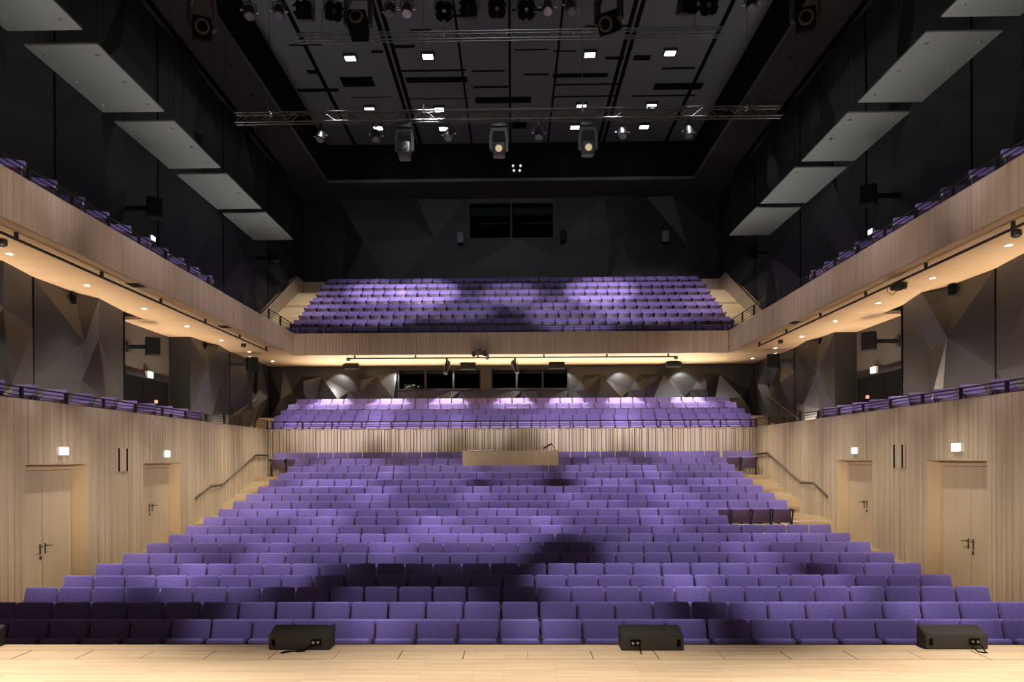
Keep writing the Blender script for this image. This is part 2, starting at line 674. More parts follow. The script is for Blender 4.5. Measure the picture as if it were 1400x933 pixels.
# ---------------------------------------------------------------- setting
# stage
mb = MB()
mb.box(-XD, XD, -4, YSTAGE, ZSTAGE - 0.12, ZSTAGE)
ya, yb_ = at_z(701, 890.2, ZSTAGE).y, at_z(701, 902.2, ZSTAGE).y
g = 0.0015
xj0 = at_z(721.5, 896, ZSTAGE).x
nj = 0
for k in range(-15, 16):
    x = xj0 + k * (at_z(721.5 + 89.6, 902, ZSTAGE).x - at_z(721.5, 902, ZSTAGE).x)
    wj = 0.007 if (k * 7) % 3 else 0.003
    mb.box(x - wj / 2, x + wj / 2, yb_, ya, ZSTAGE - 0.01, ZSTAGE + g, 1)
mb.box(-XD, XD, ya - 0.002, ya + 0.002, ZSTAGE - 0.01, ZSTAGE + g, 2)
mb.box(-XD, XD, yb_ - 0.002, yb_ + 0.002, ZSTAGE - 0.01, ZSTAGE + g, 2)
o = mb.build('stage_floor', [M_STAGE, M_GROOVE, plain('groove_brown', (0.30, 0.21, 0.13), 0.8)])
struct(o)
mb = MB()
mb.box(-XD, XD, YSTAGE - 0.15, YSTAGE - 0.02, -0.2, ZSTAGE - 0.12)
struct(mb.build('stage_front', M_RIBX))

# stepped stalls floor
mb = MB()
poly = [(YSTAGE - 0.02, -0.3)]
poly.append((YSTAGE - 0.02, row_floor[0]))
for k in range(1, 19):
    e = row_depth[k] - 0.86
    poly += [(e, row_floor[k - 1]), (e, row_floor[k])]
poly += [(YB + 0.3, row_floor[18]), (YB + 0.3, -0.3)]
mb.prism(poly, 'X', -7.95, 7.85)
struct(mb.build('floor', M_STEP))


def interp_floor(y):
    yy = y + 0.41
    if yy <= row_depth[0]:
        return row_floor[0]
    for k in range(18):
        if row_depth[k] <= yy <= row_depth[k + 1]:
            t = (yy - row_depth[k]) / (row_depth[k + 1] - row_depth[k])
            return row_floor[k] * (1 - t) + row_floor[k + 1] * t
    return row_floor[18]


def aisle(side, name):
    mb = MB()
    poly = [(YSTAGE - 0.02, -0.3), (YSTAGE - 0.02, row_floor[0])]
    y = 8.2
    z = row_floor[0]
    fronts = []
    while y < 24.6:
        fronts.append(y); y += 0.45
    for fy in fronts:
        if 13.0 < fy < 15.4 or 17.2 < fy < 19.7 or 20.5 < fy < 21.9:
            continue                                            # landings at the doors and half way up
        nz = interp_floor(fy + 0.35)
        poly += [(fy, z), (fy, nz)]
        z = nz
    poly += [(24.72, z), (24.72, row_floor[18]), (YB + 0.3, row_floor[18]), (YB + 0.3, -0.3)]
    a, b = (7.86, XW + 0.6) if side > 0 else (-XW - 0.6, -7.96)
    mb.prism(poly, 'X', a, b)
    o = mb.build(name, M_STEP)
    struct(o)
    return o


aisle(-1, 'aisle_stairs_left')
aisle(1, 'aisle_stairs_right')


def landing_z(y):
    """height of the aisle at depth y"""
    z = row_floor[0]; fy = 8.2
    while fy < 24.6:
        if not (13.0 < fy < 15.4 or 17.2 < fy < 19.7 or 20.5 < fy < 21.9):
            if fy <= y:
                z = interp_floor(fy + 0.35)
        fy += 0.45
    return z


def ribs(y0, y1, rng, wmin=0.045, wmax=0.15, gap=0.012, dmax=0.03):
    """irregular vertical battens: list of (start, end, depth)"""
    out = []
    y = y0
    while y < y1 - 0.02:
        w = rng.uniform(wmin, wmax)
        e = min(y + w, y1)
        out.append((y, e - gap, rng.choice([0.0, 0.0, dmax * 0.5, dmax])))
        y = e
    return out


DOORS = {-1: [], 1: []}
DOOR_SPANS = {-1: [(13.05, 15.0), (17.27, 19.28)], 1: [(13.5, 15.5), (17.79, 19.76)]}
ZHEAD = Z(-0.03)


def side_wall(side, name):
    rng = random.Random(11 + side)
    mb = MB()
    # backing, split round the two door recesses
    cuts = [Y0] + [v for sp in DOOR_SPANS[side] for v in sp] + [YB + 0.2]
    s = side
    xa, xb_ = sorted((s * (XW + 0.03), s * (XW + 0.25)))
    for i in range(0, len(cuts), 2):
        mb.box(xa, xb_, cuts[i], cuts[i + 1], -0.3, ZWALL - 0.01, 1)
        for y, e, dd in ribs(cuts[i], cuts[i + 1], rng):
            x0, x1 = sorted((s * (XW - dd), s * (XW + 0.03)))
            mb.box(x0, x1, y, e, -0.3, ZWALL - 0.005)
    for a, b in DOOR_SPANS[side]:
        mb.box(xa, xb_, a, b, ZHEAD, ZWALL - 0.01, 1)
        for y, e, dd in ribs(a, b, rng):
            x0, x1 = sorted((s * (XW - dd), s * (XW + 0.03)))
            mb.box(x0, x1, y, e, ZHEAD, ZWALL - 0.005)
    # capping board
    x0, x1 = sorted((s * (XW - 0.03), s * (XW + 0.25)))
    mb.box(x0, x1, Y0, YB + 0.3, ZWALL - 0.005, ZWALL + 0.01)
    struct(mb.build(name, [M_RIB, M_GROOVE]))


side_wall(-1, 'wall_left')
side_wall(1, 'wall_right')

dn = 0
for side in (-1, 1):
    sname = 'left' if side < 0 else 'right'
    for i, (a, b) in enumerate(DOOR_SPANS[side]):
        dn += 1
        zf = landing_z(a + 0.5)
        root = empty('door_%d' % dn, (side * XW, (a + b) / 2, zf),
                     label='pale timber double door in the %s wall, %s the stage' % (sname, 'nearer' if i == 0 else 'farther from'),
                     cat='door')
        struct(root)
        h = ZHEAD - zf
        L = (b - a) / 2
        rec = 0.32

        def bx(mb, x0, x1, y0, y1, z0, z1, m=0):
            X0, X1 = sorted((side * x0, side * x1))
            mb.box(X0, X1, y0, y1, z0, z1, m)
        mb = MB()
        bx(mb, 0.0, rec + 0.14, -L - 0.0, -L + 0.03, 0, h)
        bx(mb, 0.0, rec + 0.14, L - 0.03, L, 0, h)
        bx(mb, 0.0, rec + 0.14, -L + 0.03, L - 0.03, h - 0.03, h)
        bx(mb, rec - 0.03, rec + 0.14, -L + 0.03, L - 0.03, h - 0.14, h - 0.03)
        mb.build('door_frame', M_REVEAL, root)
        mb = MB()
        bx(mb, rec + 0.06, rec + 0.2, -L, L, 0, h)
        mb.build('frame_shadow_gap', M_GROOVE, root)
        for sgn in (-1, 1):
            mb = MB()
            y0, y1 = (-L + 0.05, -0.013) if sgn < 0 else (0.013, L - 0.065)
            bx(mb, rec, rec + 0.05, y0, y1, 0.01, h - 0.15)
            leaf = mb.build('door_leaf', M_DOOR, root)
            hb = MB()
            zc = 1.05
            yh = sgn * 0.075
            bx(hb, rec - 0.012, rec, yh - 0.02, yh + 0.02, zc - 0.13, zc + 0.08)
            hb.tube([(side * (rec - 0.01), yh, zc + 0.03), (side * (rec - 0.07), yh, zc + 0.03),
                     (side * (rec - 0.07), yh + sgn * 0.13, zc + 0.025)], 0.011, 8)
            if sgn < 0:
                bx(hb, rec - 0.02, rec - 0.005, yh - 0.022, yh + 0.022, zc - 0.24, zc - 0.16)
            hb.build('door_handle', M_HANDLE, leaf, 40)

# back wall of the stalls, finely ribbed
mb = MB()
rng = random.Random(3)
mb.box(-XW - 0.2, XW + 0.2, YB + 0.04, YB + 0.3, -0.2, ZWALL - 0.01, 1)
for x, e, dd in ribs(-XW, XW, rng, 0.05, 0.17, 0.022, 0.04):
    mb.box(x, e, YB - dd, YB + 0.04, row_floor[18], ZWALL - 0.005)
mb.box(-XW - 0.02, XW + 0.02, YB - 0.05, YB + 0.3, ZWALL - 0.005, ZWALL + 0.012)
struct(mb.build('wall_back', [M_RIB, M_GROOVE]))

# lower gallery floors (sides) and lower balcony tiers
for side, nm in ((-1, 'gallery_floor_left'), (1, 'gallery_floor_right')):
    x0, x1 = sorted((side * (XW + 0.25), side * (XD + 0.9)))
    mb = MB().box(x0, x1, Y0, 26.65, ZGAL - 0.2, ZGAL)
    mb.box(side * 9.85 - 0.5, side * 9.85 + 0.5, 12.5, 22.3, ZGAL, ZGAL + 0.06)
    struct(mb.build(nm, M_STEP))
mb = MB()
poly = [(YB + 0.3, ZGAL - 0.3), (YB + 0.3, lb_floor[0])]
for k in range(1, 5):
    e = lb_depth[k] - 0.86
    poly += [(e, lb_floor[k - 1]), (e, lb_floor[k])]
poly += [(YL, lb_floor[4]), (YL, ZGAL - 0.3)]
mb.prism(poly, 'X', -9.75, 9.75)
struct(mb.build('balcony_floor_lower', M_STEP))
for side, nm in ((-1, 'balcony_stairs_left'), (1, 'balcony_stairs_right')):
    x0, x1 = sorted((side * 9.75, side * XD))
    poly = [(26.65, ZGAL - 0.2), (26.65, ZGAL)]
    n = 10
    z = ZGAL
    for j in range(n):
        fy = 27.5 + j * 0.32
        nz = ZGAL + (lb_floor[4] - ZGAL) * (j + 1) / n
        poly += [(fy, z), (fy, nz)]
        z = nz
    poly += [(YL, z), (YL, ZGAL - 0.2)]
    struct(MB().prism(poly, 'X', x0, x1).build(nm, M_STEP))


# upper gallery and balcony: fascias, soffit, slabs
def fascia(name, axis, a, b, pos, sgn):
    """vertical boards on a plane normal to axis; sgn is the side the backing lies on"""
    mb = MB()
    rng = random.Random(len(name) * 13)
    for y, e, dd in ribs(a, b, rng, 0.08, 0.19, 0.006, 0.010):
        lo, hi = sorted((pos - sgn * dd * 0.6, pos + sgn * 0.04))
        if axis == 'X':
            mb.box(lo, hi, y, e, ZSOF - 0.03, ZFAS)
        else:
            mb.box(y, e, lo, hi, ZSOF - 0.03, ZFAS)
    lo, hi = sorted((pos + sgn * 0.04, pos + sgn * 0.16))
    if axis == 'X':
        mb.box(lo, hi, a, b, ZSOF + 0.002, ZFAS - 0.01, 1)
        lo, hi = sorted((pos - sgn * 0.01, pos + sgn * 0.16))
        mb.box(lo, hi, a, b, ZFAS, ZFAS + 0.015)
    else:
        mb.box(a, b, lo, hi, ZSOF + 0.002, ZFAS - 0.01, 1)
        lo, hi = sorted((pos - sgn * 0.01, pos + sgn * 0.16))
        mb.box(a, b, lo, hi, ZFAS, ZFAS + 0.015)
    struct(mb.build(name, [M_FASCIA, M_GROOVE]))


fascia('gallery_fascia_left', 'X', Y0, YF, -XF, -1)
fascia('gallery_fascia_right', 'X', Y0, YF, XF, 1)
fascia('balcony_fascia', 'Y', -XF, XF, YF, 1)

RECS = (20.05, 24.2)
RDROP = 21.2           # the soffit reaches into the recess beyond this depth     # door recesses in the dark side walls
XREC = 11.85
mb = MB()
for s in (-1, 1):
    x0, x1 = sorted((s * (XF + 0.04), s * XD))
    mb.box(x0, x1, Y0, YF + 0.04, ZSOF, ZSOF + 0.1)
    x0, x1 = sorted((s * XD, s * XREC))
    mb.box(x0, x1, RDROP, RECS[1], ZSOF, ZSOF + 0.1)
mb.box(-XD, XD, YF + 0.04, YL + 0.1, ZSOF, ZSOF + 0.1)
struct(mb.build('balcony_soffit', M_SOFFIT))
mb = MB()
for s in (-1, 1):
    x0, x1 = sorted((s * (XF + 0.16), s * XD))
    mb.box(x0, x1, Y0, YF + 0.5, ZGALU - 0.2, ZGALU)
    mb.box(s * 9.75 - 0.7, s * 9.75 + 0.7, 12.5, 22.8, ZGALU, ZGALU + 0.2)
struct(mb.build('gallery_floor_upper', M_RING))
mb = MB()
poly = [(YF + 0.16, ZSOF + 0.12), (YF + 0.16, ub_floor[0])]
for k in range(1, 8):
    e = ub_depth[k] - 0.9
    poly += [(e, ub_floor[k - 1]), (e, ub_floor[k])]
poly += [(YU, ub_floor[7]), (YU, ZSOF + 0.12)]
mb.prism(poly, 'X', -9.5, 9.5)
struct(mb.build('balcony_floor_upper', M_STEP))
YSL0 = 29.3
for side, nm in ((-1, 'upper_stairs_left'), (1, 'upper_stairs_right')):
    x0, x1 = sorted((side * 9.5, side * 10.85))
    poly = [(28.9, ZSOF + 0.12), (28.9, ZGALU)]
    z = ZGALU
    n = 21
    for j in range(n):
        fy = 29.0 + j * (6.9 / n)
        nz = ZGALU + (ub_floor[7] - ZGALU) * (j + 1) / n
        poly += [(fy, z), (fy, nz)]
        z = nz
    poly += [(YU - 0.4, z), (YU - 0.4, ZSOF + 0.12)]
    struct(MB().prism(poly, 'X', x0, x1).build(nm, M_STEP))
    # sloping timber parapet beside the stairs and the low wall at their head
    x0, x1 = sorted((side * 10.86, side * 11.0))
    mb = MB()
    mb.prism([(29.3, ZSOF + 0.1), (29.3, Z(5.75)), (35.6, Z(9.42)), (36.9, Z(9.42)), (36.9, ZSOF + 0.1)], 'X', x0, x1)
    x0, x1 = sorted((side * 9.5, side * 10.86))
    mb.box(x0, x1, 36.8, 36.95, ub_floor[7], Z(9.40))
    struct(mb.build('stair_parapet_' + ('left' if side < 0 else 'right'), M_FASCIA))
    hr = MB()
    hr.tube([(side * 10.85, 29.3, Z(5.80)), (side * 10.85, 35.6, Z(9.47))], 0.028, 8)
    for t in (0.05, 0.35, 0.65, 0.95):
        yy = 29.3 + 6.3 * t
        zz = 5.75 + 3.67 * t
        hr.tube([(side * 10.9, yy, Z(zz - 0.02)), (side * 10.85, yy, Z(zz + 0.05))], 0.012, 6)
    o = hr.build('stair_handrail', M_BLACKM, None, 40)
    recenter(o, (side * 10.85, 29.3, Z(5.8)))
    tag(o, 'black handrail on the sloping parapet of the upper %s stairs' % ('left' if side < 0 else 'right'), 'handrail')


# ------------------------------------------------- dark faceted acoustic walls
def facet_mesh(mb, pts, P, m=0):
    """pts: list of (u, v, h); triangulated and placed by P(u, v, h)"""
    vv = [Vector((p[0], p[1])) for p in pts]
    r = delaunay_2d_cdt(vv, [], [], 0, 1e-4)
    i = len(mb.v)
    heights = {}
    for co, src in zip(r[0], r[3]):
        h = pts[src[0]][2] if src else 0.0
        mb.v.append(tuple(P(co.x, co.y, h)))
    for f in r[2]:
        mb.f.append(tuple(i + k for k in f))
        mb.mi.append(m)


def jitter_pts(u0, u1, v0, v1, su, sv, hmax, rng):
    nu, nv = max(2, round((u1 - u0) / su)), max(2, round((v1 - v0) / sv))
    pts = []
    for i in range(nu + 1):
        for j in range(nv + 1):
            u = u0 + (u1 - u0) * i / nu
            v = v0 + (v1 - v0) * j / nv
            edge_u, edge_v = i in (0, nu), j in (0, nv)
            if j % 2 and not edge_u:
                u += 0.5 * (u1 - u0) / nu * (0.5 if i % 2 else -0.5)
            if not edge_u:
                u += rng.uniform(-.28, .28) * (u1 - u0) / nu
            if not edge_v:
                v += rng.uniform(-.25, .25) * (v1 - v0) / nv
            h = 0.0 if edge_u or j == 0 else (rng.choice([hmax * 0.7, hmax]) if (i + j) % 2 else rng.choice([0.0, hmax * 0.12]))
            pts.append((u, v, h))
    return pts


def side_facets(side, name):
    rng = random.Random(21 + side)
    mb = MB()

    def P(u, v, h):
        return (side * (XD - h), u, v)
    for a, b in ((Y0, 16.2), (16.2, RECS[0]), (RECS[1], 27.6), (27.6, YL)):
        facet_mesh(mb, jitter_pts(a, b, ZGAL, ZSOF, 1.15, 1.15, 0.36, rng), P)
        # seam between panels
        x0, x1 = sorted((side * (XD - 0.015), side * (XD + 0.05)))
        mb.box(x0, x1, b - 0.02, b + 0.02, ZGAL, ZSOF, 1)
    # recess
    x0, x1 = sorted((side * XREC, side * (XREC + 0.1)))
    mb.box(x0, x1, RECS[0], RECS[1], ZGAL, ZSOF + 0.7, 2)
    x0, x1 = sorted((side * XD, side * (XREC + 0.1)))
    mb.box(x0, x1, RECS[0], RDROP, ZSOF + 0.7, ZSOF + 0.8, 2)
    mb.box(x0, x1, RDROP, RDROP + 0.06, ZSOF + 0.1, ZSOF + 0.8, 2)
    x0, x1 = sorted((side * (XD - 0.02), side * (XD + 0.05)))
    mb.box(x0, x1, RECS[0], RDROP, ZSOF + 0.1, ZSOF + 0.8, 2)
    for yy in RECS:
        x0, x1 = sorted((side * (XD - 0.0), side * (XREC + 0.1)))
        a, b = (yy, yy + 0.06) if yy == RECS[1] else (yy - 0.06, yy)
        mb.box(x0, x1, a, b, ZGAL, ZSOF + (0.7 if yy == RECS[0] else 0), 0)
    struct(mb.build(name, [M_FACET, M_BLACK, M_TAUPE]))
    # upper wall
    mb = MB()
    for a, b in ((Y0, 12.0), (12.0, 17.0), (17.0, 22.0), (22.0, 27.0), (27.0, 32.0), (32.0, YU)):
        facet_mesh(mb, jitter_pts(a, b, ZGALU, Z(10.2), 1.7, 1.8, 0.26, rng), P)
        facet_mesh(mb, jitter_pts(a, b, Z(10.2), ZRING, 1.7, 1.9, 0.26, rng), P)
        x0, x1 = sorted((side * (XD - 0.02), side * (XD + 0.05)))
        mb.box(x0, x1, b - 0.02, b + 0.02, ZGALU, ZRING, 1)
    x0, x1 = sorted((side * (XD + 0.02), side * (XD + 0.1)))
    mb.box(x0, x1, Y0, YU, ZGALU - 0.2, ZRING, 1)
    struct(mb.build(name + '_upper', [M_FACETU, M_BLACK]))


side_facets(-1, 'wall_side_left')
side_facets(1, 'wall_side_right')

for side in (-1, 1):
    sname = 'left' if side < 0 else 'right'
    dn += 1
    zt = Z(2.81)
    root = empty('door_%d' % dn, (side * XREC, 22.35, ZGAL),
                 label='black double door set back in the dark wall of the lower %s gallery' % sname, cat='door')
    struct(root)
    L = 1.75
    h = zt - ZGAL

    def bx(mb, x0, x1, y0, y1, z0, z1):
        X0, X1 = sorted((-side * x0, -side * x1))
        mb.box(X0, X1, y0, y1, z0, z1)
    mb = MB()
    bx(mb, 0.005, 0.10, -L + 0.02, -L + 0.16, 0, h)
    bx(mb, 0.005, 0.10, L - 0.16, L - 0.02, 0, h)
    bx(mb, 0.005, 0.10, -L + 0.16, L - 0.16, h - 0.12, h)
    mb.build('door_frame', M_BLACKM, root)
    for sg in (-1, 1):
        mb = MB()
        y0, y1 = (-L + 0.17, -0.01) if sg < 0 else (0.01, L - 0.17)
        bx(mb, 0.01, 0.06, y0, y1, 0.01, h - 0.13)
        leaf = mb.build('door_leaf', M_BLACK, root)
        hb = MB()
        hb.tube([(-side * 0.06, sg * 0.09, 1.0), (-side * 0.12, sg * 0.09, 1.0), (-side * 0.12, sg * 0.22, 1.0)], 0.011, 6)
        hb.build('door_handle', M_STEEL, leaf, 40)

# back wall under the balcony, with two windows and lamp-lit facets
mb = MB()
rng = random.Random(5)
WX = [at_y(544, 520, YL).x, at_y(658, 520, YL).x, at_y(671, 520, YL).x, at_y(777.5, 520, YL).x]
WZ0, WZ1 = at_y(660, 533.5, YL).z, at_y(660, 504, YL).z
zb = lb_floor[4]
POOLX = [at_y(px, 553, 30.2).x for px in (450, 530, 612, 702, 777, 857, 947)]


def PB(u, v, h):
    return (u, YL - h, v)


def bays(u0, u1, v0, v1, full):
    pts = [(u0, v0, 0), (u1, v0, 0), (u0, v1, 0), (u1, v1, 0)]
    zt = at_y(701, 512, YL).z
    for x in [POOLX[0] - 2.6] + POOLX + [POOLX[-1] + 2.55]:
        for du, v, h in ((0, Z(2.78), 0.42), (-0.85, zt - 0.05, 0.02), (0.85, zt - 0.05, 0.02), (0.42, Z(3.15), 0.05),
                         (1.02, Z(3.62), 0.30), (1.02, Z(3.15), 0.34), (1.5, Z(2.72), 0.03), (0.0, v1 - 0.02, 0.0),
                         (1.3, Z(2.2), 0.1), (0, Z(2.2), 0.1)):
            if u0 + 0.05 < x + du < u1 - 0.05 and v0 + 0.05 < v < v1 - 0.01:
                pts.append((x + du, v, h))
    return pts


facet_mesh(mb, bays(-XD, WX[0], zb, ZSOF, True), PB)
facet_mesh(mb, bays(WX[3], XD, zb, ZSOF, True), PB)
facet_mesh(mb, bays(WX[0], WX[3], zb, WZ0, False), PB)
mb.quad((WX[0], YL, WZ1), (WX[3], YL, WZ1), (WX[3], YL, ZSOF), (WX[0], YL, ZSOF), 1)
mb.box(WX[1], WX[2], YL - 0.04, YL + 0.3, WZ0, WZ1, 1)
for s in (-1, 1):                                              # black corner slots
    x0, x1 = sorted((s * (XD - 0.02), s * (XD - 0.14)))
    mb.box(x0, x1, 30.0, 30.25, ZGAL, ZSOF, 2)
struct(mb.build('wall_back_balcony', [M_FACET, M_TAUPE, M_BLACK]))
# control room behind the windows
mb = MB()
mb.box(WX[0] - 0.3, WX[3] + 0.3, YL + 2.4, YL + 2.5, WZ0 - 0.6, WZ1 + 0.1)
mb.box(WX[0] - 0.3, WX[3] + 0.3, YL + 0.12, YL + 2.4, WZ0 - 0.7, WZ0 - 0.6)
mb.box(WX[0] - 0.3, WX[3] + 0.3, YL + 0.12, YL + 2.4, WZ1 + 0.1, WZ1 + 0.2)
mb.box(WX[0] - 0.4, WX[0] - 0.3, YL + 0.12, YL + 2.5, WZ0 - 0.7, WZ1 + 0.2)
mb.box(WX[3] + 0.3, WX[3] + 0.4, YL + 0.12, YL + 2.5, WZ0 - 0.7, WZ1 + 0.2)
struct(mb.build('control_room_shell', M_BLACK))
for i, (xa, xb_) in enumerate(((WX[0], WX[1]), (WX[2], WX[3])), 1):
    root = empty('window_%d' % i, ((xa + xb_) / 2, YL, WZ0), label='%s dark control-room window under the balcony, three panes in a black frame' % ('left' if i == 1 else 'right'), cat='window')
    struct(root)
    L = (xb_ - xa) / 2
    h = WZ1 - WZ0
    mb = MB()
    mb.box(-L, L, -0.06, 0.12, 0, 0.07)
    mb.box(-L, L, -0.06, 0.12, h - 0.07, h)
    for x in (-L, L - 0.07):
        mb.box(x, x + 0.07, -0.06, 0.12, 0.07, h - 0.07)
    for t in (-1, 1):
        x = t * L / 3
        mb.box(x - 0.04, x + 0.04, -0.05, 0.12, 0.07, h - 0.07)
    mb.build('window_frame', M_BLACKM, root)
    for t in (-1, 0, 1):
        x = t * 2 * L / 3
        MB().box(x - L / 3 + 0.05, x + L / 3 - 0.05, 0.02, 0.03, 0.07, h - 0.07).build('pane', M_GLASS, root)
    # band along the window top stands in for the reflected soffit
    for t in (-1, 0, 1):
        x = t * 2 * L / 3
        MB().box(x - L / 3 + 0.06, x + L / 3 - 0.06, 0.05, 0.07, h - 0.24, h - 0.08).build('window_band', M_TAUPE, root)
root = empty('equipment_rack', at_y(556, 531, YL + 0.8), label='equipment rack with green indicator lamps behind the left control-room window', cat='rack')
root.location.z = WZ0 - 0.6
mb = MB(); mb.box(-0.75, 0.75, -0.2, 0.2, 0, 0.95); mb.build('cabinet', M_BLACKM, root)
for i in range(9):
    mb = MB()
    x = rng.uniform(-0.65, 0.65); z = rng.uniform(0.66, 0.92)
    mb.box(x - 0.04, x + 0.04, -0.215, -0.2, z - 0.02, z + 0.02)
    mb.build('indicator_lamp', E_GREEN, root)

# upper back wall with the projection booth
mb = MB()
rng = random.Random(9)
bx0, bx1 = at_y(637, 300, YU).x, at_y(761, 300, YU).x
bz0 = at_y(700, 328, YU).z


def PU(u, v, h):
    return (u, YU - h, v)


facet_mesh(mb, jitter_pts(-XD, bx0, Z(9.2), ZRING, 2.1, 2.2, 0.32, rng), PU)
facet_mesh(mb, jitter_pts(bx1, XD, Z(9.2), ZRING, 2.1, 2.2, 0.32, rng), PU)
facet_mesh(mb, jitter_pts(bx0, bx1, Z(9.2), bz0, 2.3, 1.3, 0.25, rng), PU)
mb.box(-XD, XD, YU + 0.02, YU + 0.1, ub_floor[7], Z(9.25), 1)
for x in (bx0, bx1):
    mb.box(x - 0.09, x + 0.09, YU - 0.12, YU + 0.2, bz0, ZRING, 0)
struct(mb.build('wall_back_upper', [M_FACETU, M_BLACK]))
root = empty('window_3', ((bx0 + bx1) / 2, YU, bz0), label='projection booth window high in the black back wall, two panes', cat='window')
struct(root)
L = (bx1 - bx0) / 2
h = at_y(700, 276, YU).z - bz0
mb = MB()
mb.box(-L + 0.09, L - 0.09, -0.05, 0.12, 0, 0.09)
mb.box(-L + 0.09, L - 0.09, -0.05, 0.12, h - 0.09, h + 0.3)
mb.box(-0.05, 0.05, -0.05, 0.12, 0.09, h - 0.09)
mb.box(-L + 0.09, -L + 0.2, -0.05, 0.12, 0.09, h - 0.09)
mb.box(L - 0.2, L - 0.09, -0.05, 0.12, 0.09, h - 0.09)
mb.build('window_frame', M_RING, root)
for s in (-1, 1):
    x0, x1 = (-L + 0.2, -0.05) if s < 0 else (0.05, L - 0.2)
    MB().box(x0, x1, 0.02, 0.03, 0.09, h - 0.09).build('pane', M_GLASS, root)
    MB().box(x0 + 0.05, x1 - 0.05, 0.3, 0.33, h - 0.62, h - 0.2).build('window_band', M_FACET, root)  # blind inside the booth, behind the pane
    MB().box(x0 + 0.5, x1 - 0.1, 0.32, 0.36, 0.95, 1.02).build('shelf', M_TAUPE, root)
mb = MB()
mb.box(bx0 - 0.2, bx1 + 0.2, YU + 2.0, YU + 2.1, bz0 - 0.3, ZRING)
mb.box(bx0 - 0.2, bx1 + 0.2, YU + 0.12, YU + 2.0, bz0 - 0.4, bz0 - 0.3)
mb.box(bx0 - 0.2, bx1 + 0.2, YU + 0.12, YU + 2.1, ZRING, ZRING + 0.1)
mb.box(bx0 - 0.3, bx0 - 0.2, YU + 0.12, YU + 2.1, bz0 - 0.4, ZRING + 0.1)
mb.box(bx1 + 0.2, bx1 + 0.3, YU + 0.12, YU + 2.1, bz0 - 0.4, ZRING + 0.1)
struct(mb.build('booth_shell', M_BLACK))

# ------------------------------------------------------------------ ceiling
mb = MB()
for s in (-1, 1):
    x0, x1 = sorted((s * XC, s * (XD + 0.1)))
    mb.box(x0, x1, Y0, YU + 0.1, ZRING, ZRING + 0.15)
    x0, x1 = sorted((s * XC, s * (XC + 0.15)))
    mb.box(x0, x1, Y0, YC + 0.15, ZRING + 0.15, ZCEIL + 0.2, 1)
mb.box(-XC, XC, YC, YU + 0.1, ZRING, ZRING + 0.15)
mb.box(-XC, XC, YC, YC + 0.15, ZRING + 0.15, ZCEIL + 0.2, 1)
# row of small recessed sockets and two shadow gaps in the ring
for s in (-1, 1):
    for y in (16.5, 18.5, 20.5, 22.5, 24.5, 26.5):
        x = s * 9.75
        mb.box(x - 0.05, x + 0.05, y - 0.05, y + 0.05, ZRING - 0.006, ZRING, 1)
    x0, x1 = sorted((s * 10.75, s * 10.95))
    mb.box(x0, x1, 14, 34, ZRING - 0.006, ZRING, 1)
struct(mb.build('ceiling_ring', [M_RING, M_BLACK]))

mb = MB()
mb.box(-XC, XC, Y0, YC, ZCEIL, ZCEIL + 0.1)
for X in (-7.75, -4.7, -4.45, -1.9, 0.03, 1.9, 4.4, 4.65, 7.75):
    wd = 0.16 if abs(X) > 4 else 0.09
    mb.box(X - wd / 2, X + wd / 2, 12, YC, ZCEIL - 0.012, ZCEIL, 1)
SL = [(467, 511, 105, 119), (555, 639, 105, 113.5), (543, 637, 95, 98.5), (538, 567, 61.5, 66), (508, 524, 69, 72.7),
      (480, 535, 132.6, 134), (553, 642, 134, 136), (645, 690, 96, 98.6), (647, 695, 117.6, 120.6), (650, 726, 132.5, 141.5),
      (703, 750, 67, 69), (757, 787, 69, 71), (828, 853, 77.5, 81.5), (866, 889, 75.5, 82.5), (717, 750, 100.5, 103.3),
      (756, 831, 100, 106.5), (758, 847, 114, 117), (758, 840, 130.5, 133.5), (894, 960, 113.5, 123), (864, 950, 129.5, 132.5),
      (420, 435, 96, 101), (407, 463, 121, 126), (700, 720, 165, 176), (560, 590, 40, 44), (800, 860, 34, 37), (600, 640, 20, 24),
      (700, 745, 12, 15), (905, 950, 92, 95), (395, 440, 60, 63)]
for x0, x1, y0, y1 in SL:
    a = at_z(x0, y1, ZCEIL - 0.01); b = at_z(x1, y0, ZCEIL - 0.01)
    xx0 = (a.x + at_z(x0, y0, ZCEIL).x) / 2
    xx1 = (b.x + at_z(x1, y1, ZCEIL).x) / 2
    y_lo, y_hi = sorted((a.y, b.y))
    mb.box(xx0, xx1, y_lo, y_hi, ZCEIL - 0.012, ZCEIL, 1)
struct(mb.build('ceiling', [M_CEIL, M_BLACK]))

